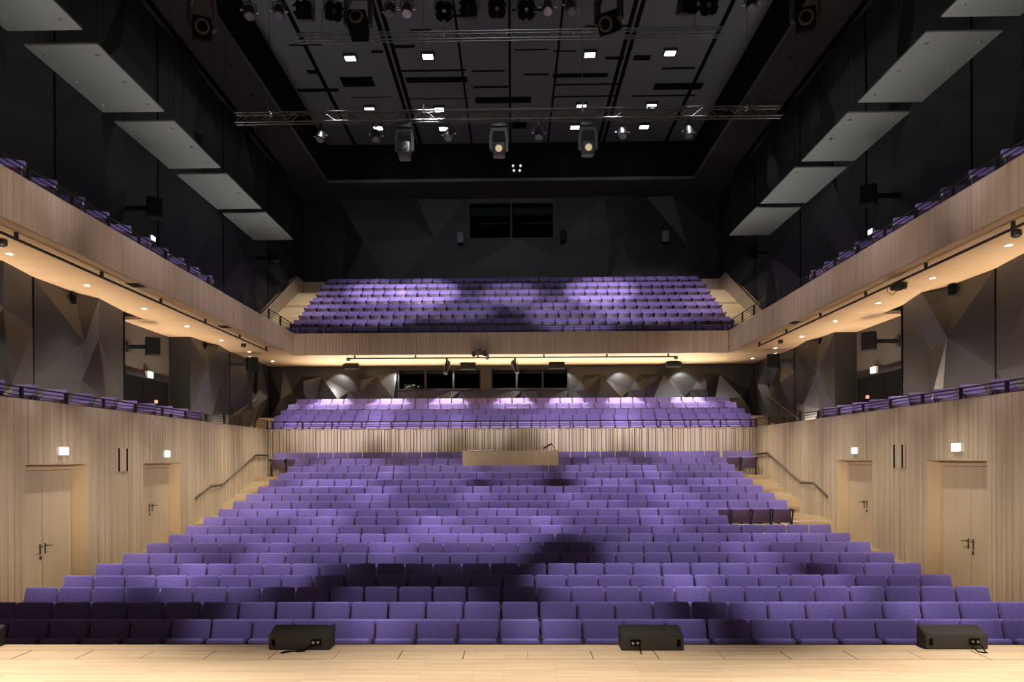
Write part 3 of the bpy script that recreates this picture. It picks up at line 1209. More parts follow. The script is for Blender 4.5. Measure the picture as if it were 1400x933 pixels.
# ------------------------------------------------------ acoustic reflectors
PAN = [(11.9, 14.97), (15.49, 18.52), (19.05, 22.13), (22.6, 25.75), (26.2, 29.4)]
KP = 9.3
for side in (-1, 1):
    sname = 'left' if side < 0 else 'right'
    for i, (a, b) in enumerate(PAN):
        a2, b2 = a, b
        lab = ['nearest the stage', 'second from the stage', 'in the middle of its row', 'second from the back', 'farthest from the stage'][i]
        root = empty('acoustic_reflector', (side * 9.97, (a2 + b2) / 2, Z(KP)),
                     label='grey acoustic reflector panel over the %s gallery, %s' % (sname, lab), cat='acoustic panel',
                     group='grey acoustic reflectors hung along the side walls')
        hx, hy = 0.83, (b2 - a2) / 2
        v, f = bevel_box(2 * hx, 2 * hy, 0.05, 0.008, 1)
        mb = MB(); mb.append(v, f, [0] * len(f), Matrix.Translation((0, 0, 0.025)))
        mb.build('panel', M_PANEL, root)
        for sx in (-0.6, 0.6):
            for t in (-0.74, 0.0, 0.74):
                mb = MB(); mb.tube([(sx, t * hy, 0.01), (sx, t * hy, -0.03)], [0.055, 0.03], 10)
                mb.build('bolt', M_STEEL, root, 40)
        for sx in (-0.7, 0.7):
            for t in (-0.85, 0.85):
                mb = MB(); mb.tube([(sx, t * hy, 0.05), (sx, t * hy, 13.88 - KP)], 0.007, 6)
                mb.build('suspension_rod', M_BLACKM, root)

# ------------------------------------------------------------ gallery rails
def railing(name, label, P, length, n, h, h2=None, t2=None):
    """posts and three rods along a straight line: P(t, z) -> point; taller (h2) beyond t2"""
    root = empty(name, P(0, 0), label=label, cat='railing')
    o0 = Vector(P(0, 0))
    if h2 is None:
        h2, t2 = h, length
    for k in range(n + 1):
        t = length * k / n
        mb = MB()
        c = Vector(P(t, 0)) - o0
        hh = h if t <= t2 else h2
        mb.box(c.x - 0.028, c.x + 0.028, c.y - 0.028, c.y + 0.028, 0, hh)
        mb.build('post', M_BLACKM, root)
    for a, b, hh, m in ((0, t2, h, 3), (t2, length, h2, 4)):
        if b - a < 0.1:
            continue
        for j in range(m):
            z = hh * (1 - 0.93 / m * j) - 0.012
            pa = Vector(P(a, z)) - o0; pb = Vector(P(b, z)) - o0
            MB().tube([pa, pb], 0.018 if j == 0 else 0.010, 6).build('rail', M_BLACKM, root, 40)
    return root


for side in (-1, 1):
    sname = 'left' if side < 0 else 'right'
    railing('gallery_railing', 'black three-bar railing on top of the lower %s timber wall' % sname,
            lambda t, z: (side * (XW + 0.11), 7.8 + t, ZWALL + 0.01 + z), 18.7, 14, 0.25, 0.34, 14.6)
    railing('gallery_railing', 'black three-bar railing on top of the upper %s gallery fascia' % sname,
            lambda t, z: (side * (XF + 0.1), 6.5 + t, ZFAS + 0.015 + z), 21.9, 17, 0.29, 0.44, 16.2)
railing('balcony_railing', 'thin black railing in front of the lower balcony seats',
        lambda t, z: (-9.0 + t, YB + 0.16, ZWALL + 0.012 + z), 18.0, 16, 0.28)
railing('balcony_railing', 'thin black railing in front of the upper balcony seats',
        lambda t, z: (-8.6 + t, YF + 0.1, ZFAS + 0.015 + z), 17.2, 16, 0.30)

# handrails on the aisle walls
HL = [(267.3, 681), (288.3, 664.4), (303.8, 662.5), (349.3, 622), (366.5, 622.3)]
HR = [(1131.2, 678.4), (1112, 660), (1094.8, 659.3), (1049, 619), (1034.5, 620.5)]
for side, pl in ((-1, HL), (1, HR)):
    sname = 'left' if side < 0 else 'right'
    pts = [at_x(px, py, side * (XW - 0.09)) for px, py in pl]
    pts[-1].y = min(pts[-1].y, YB - 0.06)
    root = empty('aisle_handrail', pts[0], label='bent steel handrail on the %s timber wall above the aisle stairs' % sname, cat='handrail')
    mb = MB().tube([p - pts[0] for p in pts], 0.024, 10)
    mb.build('rail', M_STEEL, root, 40)
    mb = MB().tube([p - pts[0] - Vector((-side * 0.0, 0, 0.035)) for p in pts], 0.016, 8)
    mb.build('rail_underside', M_BLACKM, root, 40)
    for t in (0.02, 0.3, 0.55, 0.8):
        ln = [(pts[i + 1] - pts[i]).length for i in range(4)]
        s = t * sum(ln)
        i = 0
        while s > ln[i]:
            s -= ln[i]; i += 1
        p = pts[i].lerp(pts[i + 1], s / ln[i]) - pts[0]
        mb = MB().tube([p + Vector((0, 0, -0.03)), p + Vector((0, 0, -0.09)), p + Vector((side * 0.088, 0, -0.09))], 0.009, 6)
        mb.build('bracket', M_STEEL, root)

# steel handrails of the corner stairs behind the lower galleries
for side, pl in ((-1, [(307.8, 575.7), (350, 546.4), (365.7, 550)]), (1, [(1093, 574), (1051, 542), (1040, 545)])):
    sname = 'left' if side < 0 else 'right'
    p0, p1 = [at_x(px, py, side * 10.92) for px, py in pl[:2]]
    p2 = at_y(*pl[2], YL - 0.35)
    root = empty('stair_handrail', p0, label='pale steel handrail rising against the dark wall in the back %s corner' % sname, cat='handrail')
    MB().tube([(0, 0, 0), p1 - p0, p2 - p0], 0.03, 8).build('rail', M_STEEL, root, 40)
    for t in (0.1, 0.9):
        p = (p1 - p0) * t
        MB().tube([p, p + Vector((0, 0, -0.08)), p + Vector((side * 0.15, 0, -0.08))], 0.012, 6).build('bracket', M_BLACKM, root)

# ------------------------------------------------ pipes and lamps of the soffit
for side, pl in ((-1, [(42.7, 327), (151, 379), (230, 415), (289, 442), (335, 463), (372, 479)]),
                 (1, [(1345, 313), (1239, 368), (1163, 406), (1106, 434.5), (1062, 456), (1027, 473)])):
    sname = 'left' if side < 0 else 'right'
    zp = ZSOF - 0.13
    xs = side * 9.24
    ys = [at_z(px, py, zp).y for px, py in pl]
    root = empty('lighting_pipe', (xs, ys[0], zp), label='black lighting pipe on hooks beneath the %s gallery soffit' % sname, cat='pipe')
    MB().tube([(0, 8.0 - ys[0], 0), (0, ys[-1] + 0.15 - ys[0], 0)], 0.03, 8).build('pipe', M_BLACKM, root, 40)
    for y in ys:
        MB().box(-0.03, 0.03, y - ys[0] - 0.025, y - ys[0] + 0.025, 0.0, 0.13).build('hook', M_BLACKM, root)
pa, pb = at_y(474, 486, YF + 0.35), at_y(925, 483, YF + 0.35)
zp = ZSOF - 0.12
root = empty('lighting_pipe', (pa.x, YF + 0.35, zp), label='black lighting pipe beneath the front edge of the rear balcony', cat='pipe')
MB().tube([(0, 0, 0), (pb.x - pa.x, 0, 0)], 0.03, 8).build('pipe', M_BLACKM, root, 40)
for t in (0.025, 0.21, 0.4, 0.6, 0.79, 0.975):
    x = (pb.x - pa.x) * t
    MB().box(x - 0.03, x + 0.03, -0.03, 0.03, 0, 0.12).build('hook', M_BLACKM, root)

DL = [(13, 346.7), (119, 390), (197, 421.7), (255.7, 446), (302.7, 465.3), (340.7, 481), (372.7, 494)]
DRr = [(1379, 335), (1275.3, 380), (1200.7, 414), (1142, 439), (1096, 460), (1060, 476), (1028.7, 490)]


def spot(name, loc, target, power, angle, blend, col, r=0.1):
    l = bpy.data.lights.new(name, 'SPOT')
    l.energy = power; l.spot_size = R(angle); l.spot_blend = blend; l.color = col; l.shadow_soft_size = r
    o = bpy.data.objects.new(name, l)
    COL.objects.link(o)
    o.location = loc
    o.rotation_euler = (Vector(target) - Vector(loc)).to_track_quat('-Z', 'Y').to_euler()
    return o


def downlight(p, label, group):
    root = empty('downlight', p, label=label, cat='downlight', group=group)
    MB().tube([(0, 0, 0.0), (0, 0, -0.012)], [0.09, 0.085], 16).build('trim_ring', M_WHITE, root)
    MB().tube([(0, 0, -0.012), (0, 0, -0.016)], 0.062, 16).build('lens', E_DOWN, root)
    return root


for pl, sname in ((DL, 'left'), (DRr, 'right')):
    for i, (px, py) in enumerate(pl):
        p = at_z(px, py, ZSOF)
        p.z = ZSOF
        downlight(p, 'small round downlight in the %s gallery soffit, %s from the stage' % (sname, ORD[i + 1]), 'downlights in the gallery soffits')
        spot('gallery_lamp', p - Vector((0, 0, 0.05)), (p.x - math.copysign(0.25, p.x), p.y, 0), 330, 66, 0.5, (1.0, 0.88, 0.76), 0.06)
for i, x in enumerate(POOLX):
    yy = 30.55
    downlight(Vector((x, yy, ZSOF)), 'small round downlight in the rear balcony soffit, %s from the left' % ORD[i + 1], 'downlights in the rear soffit')
    spot('balcony_lamp', (x, yy, ZSOF - 0.05), (x, yy + 0.05, 0), 1000, 62, 0.5, (1.0, 0.92, 0.84), 0.05)
    spot('facet_fill', (x, 31.25, ZSOF - 0.05), (x, 32.0, Z(3.1)), 150, 76, 0.35, (1.0, 0.96, 0.92), 0.04)  # extra light without a fitting, added for scallops on the facets
# little black sensor heads in the soffit
for px, py, wh in ((333, 472, 'left gallery soffit towards the back'), (3, 331, 'left gallery soffit at the edge of the photo'),
                   (1389.5, 318.5, 'right gallery soffit at the edge of the photo'), (1067, 467, 'right gallery soffit towards the back'),
                   (476.5, 491.5, 'rear balcony soffit at left'), (924, 489, 'rear balcony soffit at right')):
    p = at_z(px, py, ZSOF - 0.05)
    mb = MB().tube([(0, 0, 0.05), (0, 0, 0.02), (0, 0, -0.06), (0, 0, -0.09)], [0.08, 0.09, 0.09, 0.05], 12)
    o = mb.build('soffit_sensor', M_BLACKM, None, 40, (p.x, p.y, ZSOF - 0.045))
    tag(o, 'small black sensor head in the ' + wh, 'sensor', 'black sensor heads in the soffit')
for px, py, wh in ((186, 390, 'left gallery soffit near the stage'), (307, 447, 'left gallery soffit near the corner'), (1085, 441, 'right gallery soffit near the corner')):
    p = at_z(px, py, ZSOF)
    mb = MB().box(-0.16, 0.16, -0.2, 0.2, -0.012, 0.0)
    for k in range(5):
        mb.box(-0.13, 0.13, -0.16 + k * 0.07, -0.13 + k * 0.07, -0.014, -0.011, 1)
    o = mb.build('soffit_vent', [M_TAUPE, M_BLACK], None, None, (p.x, p.y, ZSOF))
    tag(o, 'small brown vent grille in the ' + wh, 'vent')

# ------------------------------------------------------------- wall fittings
SG = {-1: [(85.5, 617.3), (227.3, 621)], 1: [(1309, 611.8), (1169.6, 616.5)]}
for side in (-1, 1):
    sname = 'left' if side < 0 else 'right'
    for i, (px, py) in enumerate(SG[side]):
        p = at_x(px, py, side * (XW - 0.035))
        root = empty('exit_sign', p, label='glowing white exit sign above the %s door in the %s timber wall' % ('nearer' if i == 0 else 'farther', sname), cat='exit sign', group='glowing exit signs')
        MB().box(-0.03, 0.03, -0.15, 0.15, -0.085, 0.085).build('housing', M_WHITE, root)
        x0, x1 = sorted((-side * 0.031, -side * 0.036))
        MB().box(x0, x1, -0.14, 0.14, -0.075, 0.075).build('lit_face', E_SIGN, root)
    vx = [(160.3, 629.2), (171.5, 629)] if side < 0 else [(1224.8, 624.3), (1236, 624)]
    ps = [at_x(px, py, side * XW) for px, py in vx]
    c = (ps[0] + ps[1]) / 2
    root = empty('wall_vent', (side * (XW - 0.03), c.y, c.z), label='pair of narrow black vent slots in the %s timber wall between the doors' % sname, cat='vent')
    L = abs(ps[0].y - ps[1].y) / 2
    MB().box(-0.01, 0.01, -L - 0.1, L + 0.1, -0.28, 0.28).build('cover_plate', M_RIB, root)
    for s in (-1, 1):
        x0, x1 = sorted((-side * 0.01, -side * 0.014))
        MB().box(x0, x1, s * L - 0.035, s * L + 0.035, -0.27, 0.27).build('slot', M_BLACK, root)
# exit signs at the gallery doors
for side, (px, py), upper in ((-1, (204, 512.5), False), (1, (1195.3, 506), False), (-1, (208, 326), True), (1, (1191, 317), True)):
    sname = 'left' if side < 0 else 'right'
    p = at_x(px, py, side * (XREC - 0.12 if not upper else XD - 0.45))
    root = empty('exit_sign', p, label='glowing white exit sign %s %s gallery' % ('over the black door of the lower' if not upper else 'just above the railing of the upper', sname), cat='exit sign', group='glowing exit signs')
    if upper:
        MB().box(-0.03, 0.03, -0.12, 0.12, -0.07, 0.07).build('housing', M_WHITE, root)
        x0, x1 = sorted((-side * 0.031, -side * 0.036))
        MB().box(x0, x1, -0.11, 0.11, -0.06, 0.06).build('lit_face', E_SIGN, root)
        x0, x1 = sorted((side * 0.03, side * 0.45))
        MB().box(x0, x1, -0.02, 0.02, -0.02, 0.02).build('bracket', M_BLACKM, root)
    else:
        MB().box(-0.04, 0.04, -0.17, 0.17, -0.1, 0.1).build('housing', M_WHITE, root)
        x0, x1 = sorted((-side * 0.041, -side * 0.046))
        MB().box(x0, x1, -0.16, 0.16, -0.09, 0.09).build('lit_face', E_SIGN, root)
        x0, x1 = sorted((side * 0.04, side * 0.12))
        MB().box(x0, x1, -0.03, 0.03, -0.03, 0.03).build('bracket', M_BLACKM, root)
for side, (px, py) in ((-1, (213.5, 549.3)), (1, (1186, 543))):
    sname = 'left' if side < 0 else 'right'
    p = at_x(px, py, side * (XREC - 0.11))
    o = MB().box(-0.03, 0.03, -0.05, 0.05, -0.05, 0.05).build('door_indicator', E_REDSIGN, None, None, p)
    tag(o, 'tiny glowing red indicator on the black door of the lower %s gallery' % sname, 'indicator lamp')


def wall_speaker(loc, side, w, h, d, wallx, label, armz=0.0, yaw=30):
    root = empty('wall_loudspeaker', loc, label=label, cat='loudspeaker', group='black loudspeakers on wall arms')
    T = Matrix.Rotation(side * R(-yaw), 4, 'Z')
    v, f = bevel_box(w, d, h, 0.035, 2)
    mb = MB(); mb.append(v, f, [0] * len(f), T)
    cab = mb.build('cabinet', M_SPK, root, 40)
    v, f = bevel_box(w * 0.9, 0.03, h * 0.92, 0.01, 1)
    mb = MB(); mb.append(v, f, [0] * len(f), T @ Matrix.Translation((0, -d / 2 - 0.002, 0)))
    mb.build('grille', M_CABTOP, cab)
    xw = side * wallx - loc[0]
    mb = MB()
    x0, x1 = sorted((side * w * 0.4, xw))
    mb.box(x0, x1, -0.05, 0.05, armz - 0.06, armz + 0.06)
    mb.build('wall_arm', M_BLACKM, root)
    x0, x1 = sorted((xw, xw - side * 0.05))
    MB().box(x0, x1, -0.11, 0.11, armz - 0.16, armz + 0.16).build('wall_plate', M_BLACKM, root)
    return root


for side in (-1, 1):
    sname = 'left' if side < 0 else 'right'
    P4 = [(209, 474.5, 21.6), (344.5, 498, 27.7), (211, 285, 20.0), (374, 353, 30.4)] if side < 0 else \
         [(1188, 467, 21.6), (1057, 493.5, 27.7), (1187.5, 268, 20.0), (1027.5, 346, 30.4)]
    LB4 = ['by the door recess of the lower %s gallery', 'under the far end of the %s gallery soffit',
           'on the upper %s wall below the reflectors', 'high in the far %s corner above the stairs']
    for (px, py, D), lb, wx in zip(P4, LB4, (XREC, XD, XD, XD)):
        p = at_y(px, py, D)
        wall_speaker(tuple(p), side, 0.42, 0.56 if D < 25 else 0.54, 0.38, wx, 'black loudspeaker on a wall arm ' + lb % sname)
    for (px, py, D), nm in zip([(97.5, 409, 17.6), (278, 473, 25.2)] if side < 0 else [(1303, 396, 17.6), (1124, 467, 25.2)],
                               ('near the stage', 'near the back corner')):
        p = at_y(px, py, D)
        root = empty('wall_bracket_lamp', p, label='small black box lamp under the %s gallery soffit, %s' % (sname, nm), cat='lamp')
        v, f = bevel_box(0.18, 0.16, 0.24, 0.015, 1)
        mb = MB(); mb.append(v, f, [0] * len(f), Matrix.Identity(4)); mb.build('housing', M_BLACK, root)
        mb = MB(); mb.box(-0.03, 0.03, -0.03, 0.03, 0.12, ZSOF - p.z); mb.build('bracket', M_BLACKM, root)

# slim speakers on the upper back wall
for px, py, nm, m in ((629.5, 325.5, 'left of the booth window', M_BOXGREY), (770, 323, 'right of the booth window', M_SPK), (910, 324, 'near the right end', M_BOXGREY)):
    p = at_y(px, py, YU - 0.5)
    root = empty('wall_loudspeaker', p, label='small grey loudspeaker on the upper back wall, ' + nm, cat='loudspeaker', group='small loudspeakers on the upper back wall')
    v, f = bevel_box(0.34, 0.28, 0.56, 0.03, 2)
    mb = MB(); mb.append(v, f, [0] * len(f), Matrix.Identity(4)); mb.build('cabinet', m, root, 40)
    mb = MB(); mb.box(-0.05, 0.05, 0.1, 0.5, -0.05, 0.05); mb.build('bracket', M_BLACKM, root)
# flat black boxes beneath the rear soffit
for px, py, nm, hh in ((480.5, 502, 'far left', 0.2), (640, 501, 'above the gap between the windows', 0.3), (761, 500, 'above the right window', 0.3), (920.5, 499, 'far right', 0.2)):
    p = at_y(px, py, 31.2)
    root = empty('soffit_loudspeaker', (p.x, 31.2, p.z), label='flat dark loudspeaker box hung under the rear balcony soffit, ' + nm, cat='loudspeaker', group='flat loudspeakers under the rear soffit')
    v, f = bevel_box(0.68, 0.35, hh, 0.015, 1)
    mb = MB(); mb.append(v, f, [0] * len(f), Matrix.Identity(4)); mb.build('cabinet', M_SPK, root)
    for s in (-1, 1):
        MB().box(s * 0.25 - 0.02, s * 0.25 + 0.02, -0.02, 0.02, hh / 2, ZSOF - p.z).build('bracket', M_BLACKM, root)

# ------------------------------------------------------ mixing desk at the back
dy = 24.35
pL, pR = at_y(632.3, 617.5, dy), at_y(763.3, 617.5, dy)
zt = pL.z
zf = row_floor[17]
root = empty('mixing_desk', ((pL.x + pR.x) / 2, dy, zf), label='pale timber mixing desk box among the last rows of seats', cat='desk')
L = (pR.x - pL.x) / 2
h = zt - zf
mb = MB()
mb.box(-L, L, 0, 0.04, -0.15, h)
mb.box(-L, L, 0.03, 0.05, h, h + 0.015)
mb.build('front_panel', M_DOOR, root)
for s in (-1, 1):
    x0, x1 = sorted((s * L, s * (L - 0.05)))
    MB().box(x0, x1, 0.04, 1.3, 0.08, h).build('side_panel', M_DOOR, root)
MB().box(-L + 0.05, L - 0.05, 0.05, 1.2, h - 0.28, h - 0.22).build('desk_top', M_RIBX, root)
mb = MB()
for x in (-0.55 * L, -0.1 * L, 0.45 * L):
    mb.box(x - 0.3, x + 0.3, 0.3, 1.0, h - 0.22, h - 0.12)
mb.build('console', M_BLACKM, root)
pw = [at_y(640, 617, dy + 0.05), at_y(676.5, 617, dy + 0.05)]
o = MB().box(0, pw[1].x - pw[0].x, 0.0, 0.28, 0.0, 0.03).build('white_board', M_WHITE, None, None, (pw[0].x, dy - 0.02, zt + 0.016))
tag(o, 'long white board lying on top of the timber mixing desk', 'board')
p3 = [at_y(759.5, 617, dy + 0.1), at_y(754.5, 606.5, dy + 0.1), at_y(743, 613.5, dy + 0.1)]
root = empty('desk_lamp', (p3[0].x, dy + 0.1, zt - 0.22), label='dark red angled lamp standing on the right end of the mixing desk', cat='lamp')
b = Vector(root.location)
MB().tube([(0, 0, 0), (0, 0, 0.02)], 0.08, 12).build('base', M_BLACKM, root)
MB().tube([(0, 0, 0.02), p3[0] - b, p3[1] - b], 0.012, 6).build('arm', M_RED, root)
MB().tube([p3[1] - b, p3[2] - b], 0.03, 8).build('lamp_head', M_RED, root)

# -------------------------------------------------------- stage edge speakers
def wedge(px0, px1, py, label, sock_right, cable):
    a, b = at_z(px0, py, ZSTAGE), at_z(px1, py, ZSTAGE)
    root = empty('stage_loudspeaker', ((a.x + b.x) / 2, a.y, ZSTAGE), label=label, cat='loudspeaker', group='low black loudspeakers along the stage edge')
    L = (b.x - a.x) / 2
    dpt = min(0.24, YSTAGE - a.y - 0.005)
    mb = MB()
    bm = bmesh.new()
    vs = [bm.verts.new(p) for p in ((-L, 0, 0), (L, 0, 0), (L, dpt, 0), (-L, dpt, 0), (-L, 0, 0.138), (L, 0, 0.138), (L, dpt, 0.20), (-L, dpt, 0.20))]
    for qd in ((0, 3, 2, 1), (4, 5, 6, 7), (0, 1, 5, 4), (1, 2, 6, 5), (2, 3, 7, 6), (3, 0, 4, 7)):
        bm.faces.new([vs[k] for k in qd])
    bmesh.ops.bevel(bm, geom=list(bm.edges), offset=0.008, segments=2, affect='EDGES')
    me = bpy.data.meshes.new('cabinet'); bm.to_mesh(me); bm.free(); me.materials.append(M_CAB)
    child('cabinet', me, root)
    sg = 1 if sock_right else -1
    xs = sg * L * 0.55
    mb = MB(); mb.box(xs - 0.05, xs + 0.05, -0.003, 0.002, 0.045, 0.105); mb.build('socket_plate', M_BLACK, root)
    for dx in (-0.025, 0.02):
        mb = MB(); mb.tube([(xs + dx, -0.002, 0.075), (xs + dx, -0.022, 0.075)], 0.013, 10); mb.build('connector', M_STEEL, root, 40)
    xh = -sg * L * 0.84
    mb = MB(); mb.box(xh - 0.018, xh + 0.018, -0.003, 0.002, 0.04, 0.105); mb.build('grip_hole', M_BLACK, root)
    mb = MB()
    for pts in cable:
        mb.tube([(xs + x, y, z) for x, y, z in pts], 0.006, 6)
    mb.build('cable', M_BLACK, root, 60)
    return root


hole = [(0.02, -0.03, 0.07), (0.03, -0.06, 0.05), (0.035, -0.10, 0.006), (0.035, -0.13, 0.004)]
wedge(367.0, 451.5, 889.3, 'low black loudspeaker on the stage edge at left, cables looped on the floor', True,
      [[(-0.03, -0.03, 0.07), (-0.06, -0.05, 0.05), (-0.1, -0.07, 0.008), (-0.16, -0.075, 0.006), (-0.21, -0.045, 0.006), (-0.27, -0.07, 0.006), (-0.30, -0.12, 0.006)],
       [(0.02, -0.03, 0.07), (-0.06, -0.06, 0.03), (-0.12, -0.03, 0.01), (-0.20, -0.06, 0.006), (-0.27, -0.10, 0.006), (-0.28, -0.13, 0.006)]])
wedge(849.5, 934.8, 890.3, 'low black loudspeaker on the stage edge right of centre', False, [hole])
wedge(1266.0, 1351.3, 888.6, 'low black loudspeaker on the stage edge at far right', True, [hole, [(-0.02, -0.03, 0.07), (-0.05, -0.05, 0.04), (-0.03, -0.1, 0.006), (0.02, -0.13, 0.005)]])
wedge(-90, -5.0, 886.5, 'low black loudspeaker cut off at the left edge of the photo', False, [hole])

# ------------------------------------------------------ trusses and lamps
def truss(x0, x1, y, zt, hgt, label, hang, name='lighting_truss'):
    root = empty(name, ((x0 + x1) / 2, y, zt), label=label, cat='truss')
    L = (x1 - x0) / 2
    dpt = hgt * 0.6
    for yy, zz in ((-dpt / 2, 0), (dpt / 2, 0), (-dpt / 2, -hgt), (dpt / 2, -hgt)):
        MB().tube([(-L, yy, zz), (L, yy, zz)], 0.022, 8).build('chord', M_ALU, root, 40)
    mb = MB()
    n = round(2 * L / 0.36)
    for k in range(n):
        a, b = -L + 2 * L * k / n, -L + 2 * L * (k + 1) / n
        for yy in (-dpt / 2, dpt / 2):
            za, zb_ = (0, -hgt) if k % 2 else (-hgt, 0)
            mb.tube([(a, yy, za), (b, yy, zb_)], 0.010, 5, cap=False)
        for zz in (0, -hgt):
            ya_, yb2 = (-dpt / 2, dpt / 2) if k % 2 else (dpt / 2, -dpt / 2)
            mb.tube([(a, ya_, zz), (b, yb2, zz)], 0.009, 5, cap=False)
    mb.build('lattice', M_ALU, root)
    for x in hang:
        xx = x - (x0 + x1) / 2
        c = MB().tube([(xx, 0, 0.05), (xx, 0, ZCEIL - 0.03 - zt)], 0.008, 6)
        c.build('suspension_cable', M_BLACKM, root)
        c = MB(); c.box(xx - 0.03, xx + 0.03, -dpt / 2 - 0.03, dpt / 2 + 0.03, -0.06, 0.05)
        c.tube([(xx, -dpt / 2 - 0.04, -0.12), (xx, -dpt / 2 - 0.04, 0.14)], 0.022, 6)
        c.build('clamp', M_BRIGHT, root, 40)
    return root


YT1 = 20.0
a, b = at_y(322, 158, YT1), at_y(1068, 151, YT1)
zt1 = at_y(700, 151, YT1).z
truss(a.x, b.x, YT1, zt1, 0.27, 'long aluminium lighting truss across the hall, the lower of the two in view',
      [at_y(px, 150, YT1).x for px in (369, 580, 796, 1022)])
YT2 = 24.4
a, b = at_y(405, 50, YT2), at_y(988, 45, YT2)
zt2 = at_y(700, 43, YT2).z
truss(a.x, b.x, YT2, zt2, 0.26, 'aluminium lighting truss close under the ceiling, the higher of the two in view',
      [at_y(px, 45, YT2).x for px in (440, 606, 784, 950)])
YT3 = 13.0
zt3 = at_y(700, -34, YT3).z
truss(-6.6, 6.6, YT3, zt3 + 0.3, 0.30, 'nearest lighting truss just above the top edge of the photo', [-6.0, -2, 2, 6.0])
zb1, zb3 = zt1 - 0.27, zt3


def moving_head(loc, label, s=1.0, lens=None, tilt=0, yaw=0, dark=False):
    root = empty('moving_head_lamp', loc, (0, 0, R(yaw)), label, 'stage lamp', 'moving-head stage lamps on the trusses')
    def B(*a):
        return [v * s for v in a]
    mb = MB()
    v, f = bevel_box(*B(0.44, 0.30, 0.15), 0.02, 2)
    mb.append(v, f, [0] * len(f), Matrix.Translation((0, 0, -0.12 * s)))
    mb.build('base', M_BLACKM, root, 40)
    for sx in (-1, 1):
        MB().box(*B(sx * 0.14 - 0.02, sx * 0.14 + 0.02), *B(-0.03, 0.03), *B(-0.05, 0.018)).build('clamp', M_ALU, root)
    mb = MB()
    mb.prism([(x * s, z * s) for x, z in ((-0.22, -0.20), (0.22, -0.20), (0.27, -0.42), (0.27, -0.80), (0.19, -0.84), (0.19, -0.42),
                                          (0.14, -0.30), (-0.14, -0.30), (-0.19, -0.42), (-0.19, -0.84), (-0.27, -0.80), (-0.27, -0.42))], 'Y', -0.07 * s, 0.07 * s)
    mb.build('yoke', M_BLACKM, root)
    T = Matrix.Translation((0, 0, -0.78 * s)) @ Matrix.Rotation(R(tilt), 4, 'X')
    mb = MB()
    v, f = bevel_box(*B(0.34, 0.42, 0.36), 0.03, 2)
    mb.append(v, f, [0] * len(f), T @ Matrix.Translation((0, 0, -0.04 * s)))
    for sx in (-1, 1):
        mb.tube([T @ Vector((sx * 0.16 * s, 0, 0)), T @ Vector((sx * 0.20 * s, 0, 0))], 0.05 * s, 10)
    head = mb.build('head', M_CAB if not dark else M_BLACK, root, 40)
    mb = MB()
    c = T @ Vector((0, -0.21 * s, -0.04 * s)); c2 = T @ Vector((0, -0.235 * s, -0.04 * s))
    mb.tube([c, c2], [0.135 * s, 0.125 * s], 20)
    mb.build('lens_ring', M_TAUPE, head, 40)
    mb = MB()
    c3 = T @ Vector((0, -0.239 * s, -0.04 * s))
    mb.tube([c2, c3], 0.095 * s, 20)
    mb.build('lens', lens or M_BLACK, head)
    return root


def par_lamp(loc, label, s=1.0, lens=None, tilt=55, yaw=0, drop=0.018):
    root = empty('par_lamp', loc, (0, 0, R(yaw)), label, 'stage lamp', 'small round par lamps on the trusses')
    MB().box(-0.03 * s, 0.03 * s, -0.03 * s, 0.03 * s, -0.12 * s, drop).build('clamp', M_BLACKM, root)
    mb = MB().tube([(-0.15 * s, 0, -0.34 * s), (-0.14 * s, 0, -0.16 * s), (0, 0, -0.12 * s), (0.14 * s, 0, -0.16 * s), (0.15 * s, 0, -0.34 * s)], 0.014 * s, 6)
    mb.build('yoke', M_BLACKM, root, 40)
    for sx in (-1, 1):
        MB().tube([(sx * 0.145 * s, 0, -0.34 * s), (sx * 0.21 * s, 0, -0.34 * s)], 0.024 * s, 8).build('knob', M_BRIGHT, root, 40)
    T = Matrix.Translation((0, 0, -0.34 * s)) @ Matrix.Rotation(R(tilt), 4, 'X')
    mb = MB().tube([T @ Vector((0, y * s, 0)) for y in (0.16, 0.12, 0.0, -0.15)], [0.06 * s, 0.10 * s, 0.125 * s, 0.125 * s], 16)
    can = mb.build('can', M_BLACKM, root, 40)
    mb = MB().tube([T @ Vector((0, -0.15 * s, 0)), T @ Vector((0, -0.17 * s, 0))], [0.118 * s, 0.10 * s], 16)
    mb.build('lens', lens or M_COOLLENS, can, 40)
    return root


